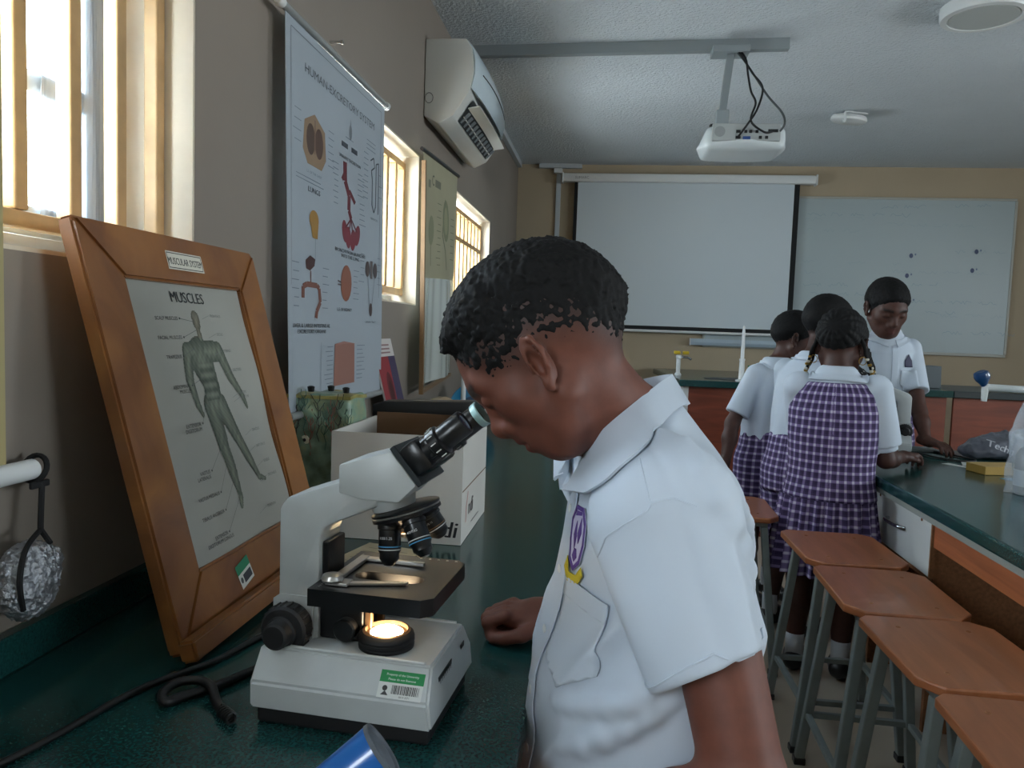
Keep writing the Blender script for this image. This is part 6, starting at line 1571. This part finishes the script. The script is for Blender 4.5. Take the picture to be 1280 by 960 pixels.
        def shorts(P):
            d, _ = loft(P, AXt, F, [(z(.44), .112 * H_, .088 * H_, -.5 * lf), (z(.50), .116 * H_, .09 * H_, -.5 * lf), (z(.60), .107 * H_, .085 * H_, -.21 * lf), (z(.612), .106 * H_, .084 * H_, -.18 * lf)])
            for h_, k_ in zip(hips, knees): d = smin(d, smax(cap(P, h_, k_, .080, .078), (z(.29) - P[:, 2]).astype(f32), .004), .03)
            return d + .003 * vnoise(np.stack([P[:, 0] * 22, P[:, 1] * 22, P[:, 2] * 6], 1), 1.)
        me = sd_mesh('shorts', shorts, (pos[0] - .26, pos[1] - .26, z(.27)), (pos[0] + .26, pos[1] + .26, z(.63)), .007, B=8)
        v = verts_of(me); add_plaid(me, v, AXt, F, .135, .030); link('shorts', me, M_PLAID, t, rel=base)
    else:
        drop = .50
        def bodice(P):
            d, _ = loft(P, AXt, F, [(z(drop), .116 * H_, .090 * H_, -.5 * lf)] + [(r[0], r[1] + .007, r[2] + .007, r[3]) for r in T(.004)[1:-2]])
            for s_ in sho: d = smax(d, -ell(P, s_ + Lf * (.012 if s_ is sho[0] else -.012), (.046, .046, .062)), .01)
            return smax(d, (P[:, 2] - z(.835)).astype(f32), .01)
        me = sd_mesh('pinafore_bodice', bodice, (pos[0] - .28, pos[1] - .28, z(drop) - .02), (pos[0] + .28, pos[1] + .28, z(.84)), .006, B=8)
        v = verts_of(me); add_plaid(me, v, AXt, F, .15, .030); bo = link('pinafore_bodice', me, M_PLAID, t, rel=base)
        def skf(u, w):
            a_ = 2 * pi * u; k = w; R = .113 * H_ + .030 * k; pl = .015 * (.25 + k) * (1 - abs(((u * 22) % 1) * 2 - 1) * 2)
            c = np.array((pos[0], pos[1], 0)) + Lf * (R + .012 + pl) * sin(a_) + F * (R * .80 + .012 + pl) * cos(a_); return (c[0], c[1], z(drop) + .004 - k * .205 * H_)
        mb = MB().grid(skf, 176, 12, .003, closed_u=True); so = mb.build('pleated_skirt', M_PLAID, t, rel=base, smooth=60)
        v = verts_of(so.data) + np.array(base, f32); add_plaid(so.data, v, pos, F, .17, .030)
        MB().tube([Vector(C(.120 * sin(a_), .093 * cos(a_), drop)) for a_ in np.linspace(0, 2 * pi, 48)[:-1]], .005, 6, closed=True).build('waist_seam', M_PLAID, t, rel=base, smooth=60)
        set_attr(t.children[-1].data, 'pu', np.zeros(len(t.children[-1].data.vertices))); set_attr(t.children[-1].data, 'pv', np.zeros(len(t.children[-1].data.vertices)))
        both = lambda P: np.minimum(shirt(P), bodice(P))
        collar('collar', C(0, -.002, .838), F * .056 + np.array((0, 0, -.010)), Lf * .062, np.array((0, 0, 1.)), both, t, base, gap=14, width=.030, tip=.02, flare=.052, rounded=True)
        # hanging braids with beads, and hoop earrings
        br = random.Random(4); M_BEAD = mat('white_bead', '#c9c3b4', .3); M_GOLD = mat('gold_bead', '#a8843c', .3, .8)
        for i in range(10):
            s_ = -1 if i < 5 else 1; k = (i % 5); p0 = Hd.wor((s_ * (.074 + .004 * k), -.035 + .018 * k * .8, .02 - .006 * k)); L_ = .085 + .02 * br.random()
            pts = [p0 + np.array((s_ * .006 * j, 0, -L_ * j / 5)) + .003 * np.array((sin(j * 1.7 + i), cos(j + i), 0)) for j in range(6)]
            b = MB().tube([Vector(p) for p in pts], [.0065, .007, .0065, .006, .0055, .004], 8).build('braid', M_HAIR, hair, rel=base, smooth=60)
            for j in (4, 5): MB().lathe([(0, -.006), (.006, -.004), (.0075, 0), (.006, .004), (0, .006)], 10, Vector(pts[j])).build('bead', M_BEAD if (i + j) % 2 else M_GOLD, hair, rel=base, smooth=True)
        for s_ in (-1, 1):
            c = Hd.wor((s_ * .083, -.004, -.052)); MB().tube([Vector(c) + Vector((.014 * cos(a_), .004 * cos(a_), .014 * sin(a_))) for a_ in np.linspace(0, 2 * pi, 20)[:-1]], .0015, 5, closed=True).build('earring', M_GOLD, t, rel=base, smooth=True)
    for a_ in ank:
        a_ = np.array((a_[0], a_[1], FZ + .072))
        link('shoe', sd_mesh('shoe', lambda P, a_=a_: shoe(P, a_, F, .85), a_ - (.2, .2, .09), a_ + (.2, .2, .08), .008), M_SHOE, t, rel=base)
        MB().lathe([(.030, 0), (.0315, .002), (.033, .09), (.032, .092), (.03, .092)], 16, (a_[0], a_[1], FZ + .045)).build('sock', M_SOCK, t, rel=base, smooth=True)
    return t
# girl seen from behind in the plaid pinafore
pupil('girl in purple plaid pinafore with beaded braids, seen from behind', (.805, 2.850), 1.295, (.30, .95),
      ((.005, .03, -.012), (.45, .75, -.42), 1.02),
      [((.76, 3.03, .965), (.92, 3.09, .945), (.8, .4, 0), (0, 0, 1), .5), ((.995, 2.845, .955), (1.10, 2.99, .945), (.75, .65, .05), (0, 0, 1), .5)], 'girl', 'rows', '#472b22', (.02, .02), skirt=True)
# boy behind her with his back turned
pupil('boy with short round hair and white shirt, back turned, partly behind the girl', (.79, 3.24), 1.345, (.75, .66),
      ((.035, .05, .012), (.80, .52, -.32), 1.05),
      [((.80, 3.48, 1.02), (.98, 3.54, .96), (.9, .3, 0), (0, 0, 1), .5), ((.755, 3.09, 1.02), (.87, 3.22, .965), (.8, .6, 0), (0, 0, 1), .4)], 'boy', 'crop', '#422820', (.06, .03))
# boy on the left
pupil('boy on the left of the group with one arm hanging, face turned aside', (.735, 3.62), 1.30, (.55, -.83),
      ((.055, .0, .0), (.94, -.20, -.30), 1.0),
      [((.93, 3.68, 1.02), (1.02, 3.60, .95), (.8, -.3, -.2), (0, 0, 1), .5), ((.565, 3.50, .985), (.530, 3.43, .80), (-.02, -.1, -1), (-.8, .5, 0), .35)], 'boy', 'crop', '#4a2d24', (.04, -.01))
# taller boy facing the camera behind the microscope
pupil('tallest boy facing forward, looking down at the second microscope', (1.29, 3.83), 1.475, (.05, -1.0),
      ((-.015, -.03, -.005), (.10, -.90, -.43), 1.08),
      [((1.40, 3.63, 1.06), (1.385, 3.50, .948), (.5, -.85, -.08), (0, 0, 1), .35), ((1.12, 3.70, 1.08), (1.04, 3.58, 1.0), (.3, -.9, -.1), (0, 0, 1), .4)], 'boy', 'crop', '#4d2f25', (-.01, -.05), wid=.84)
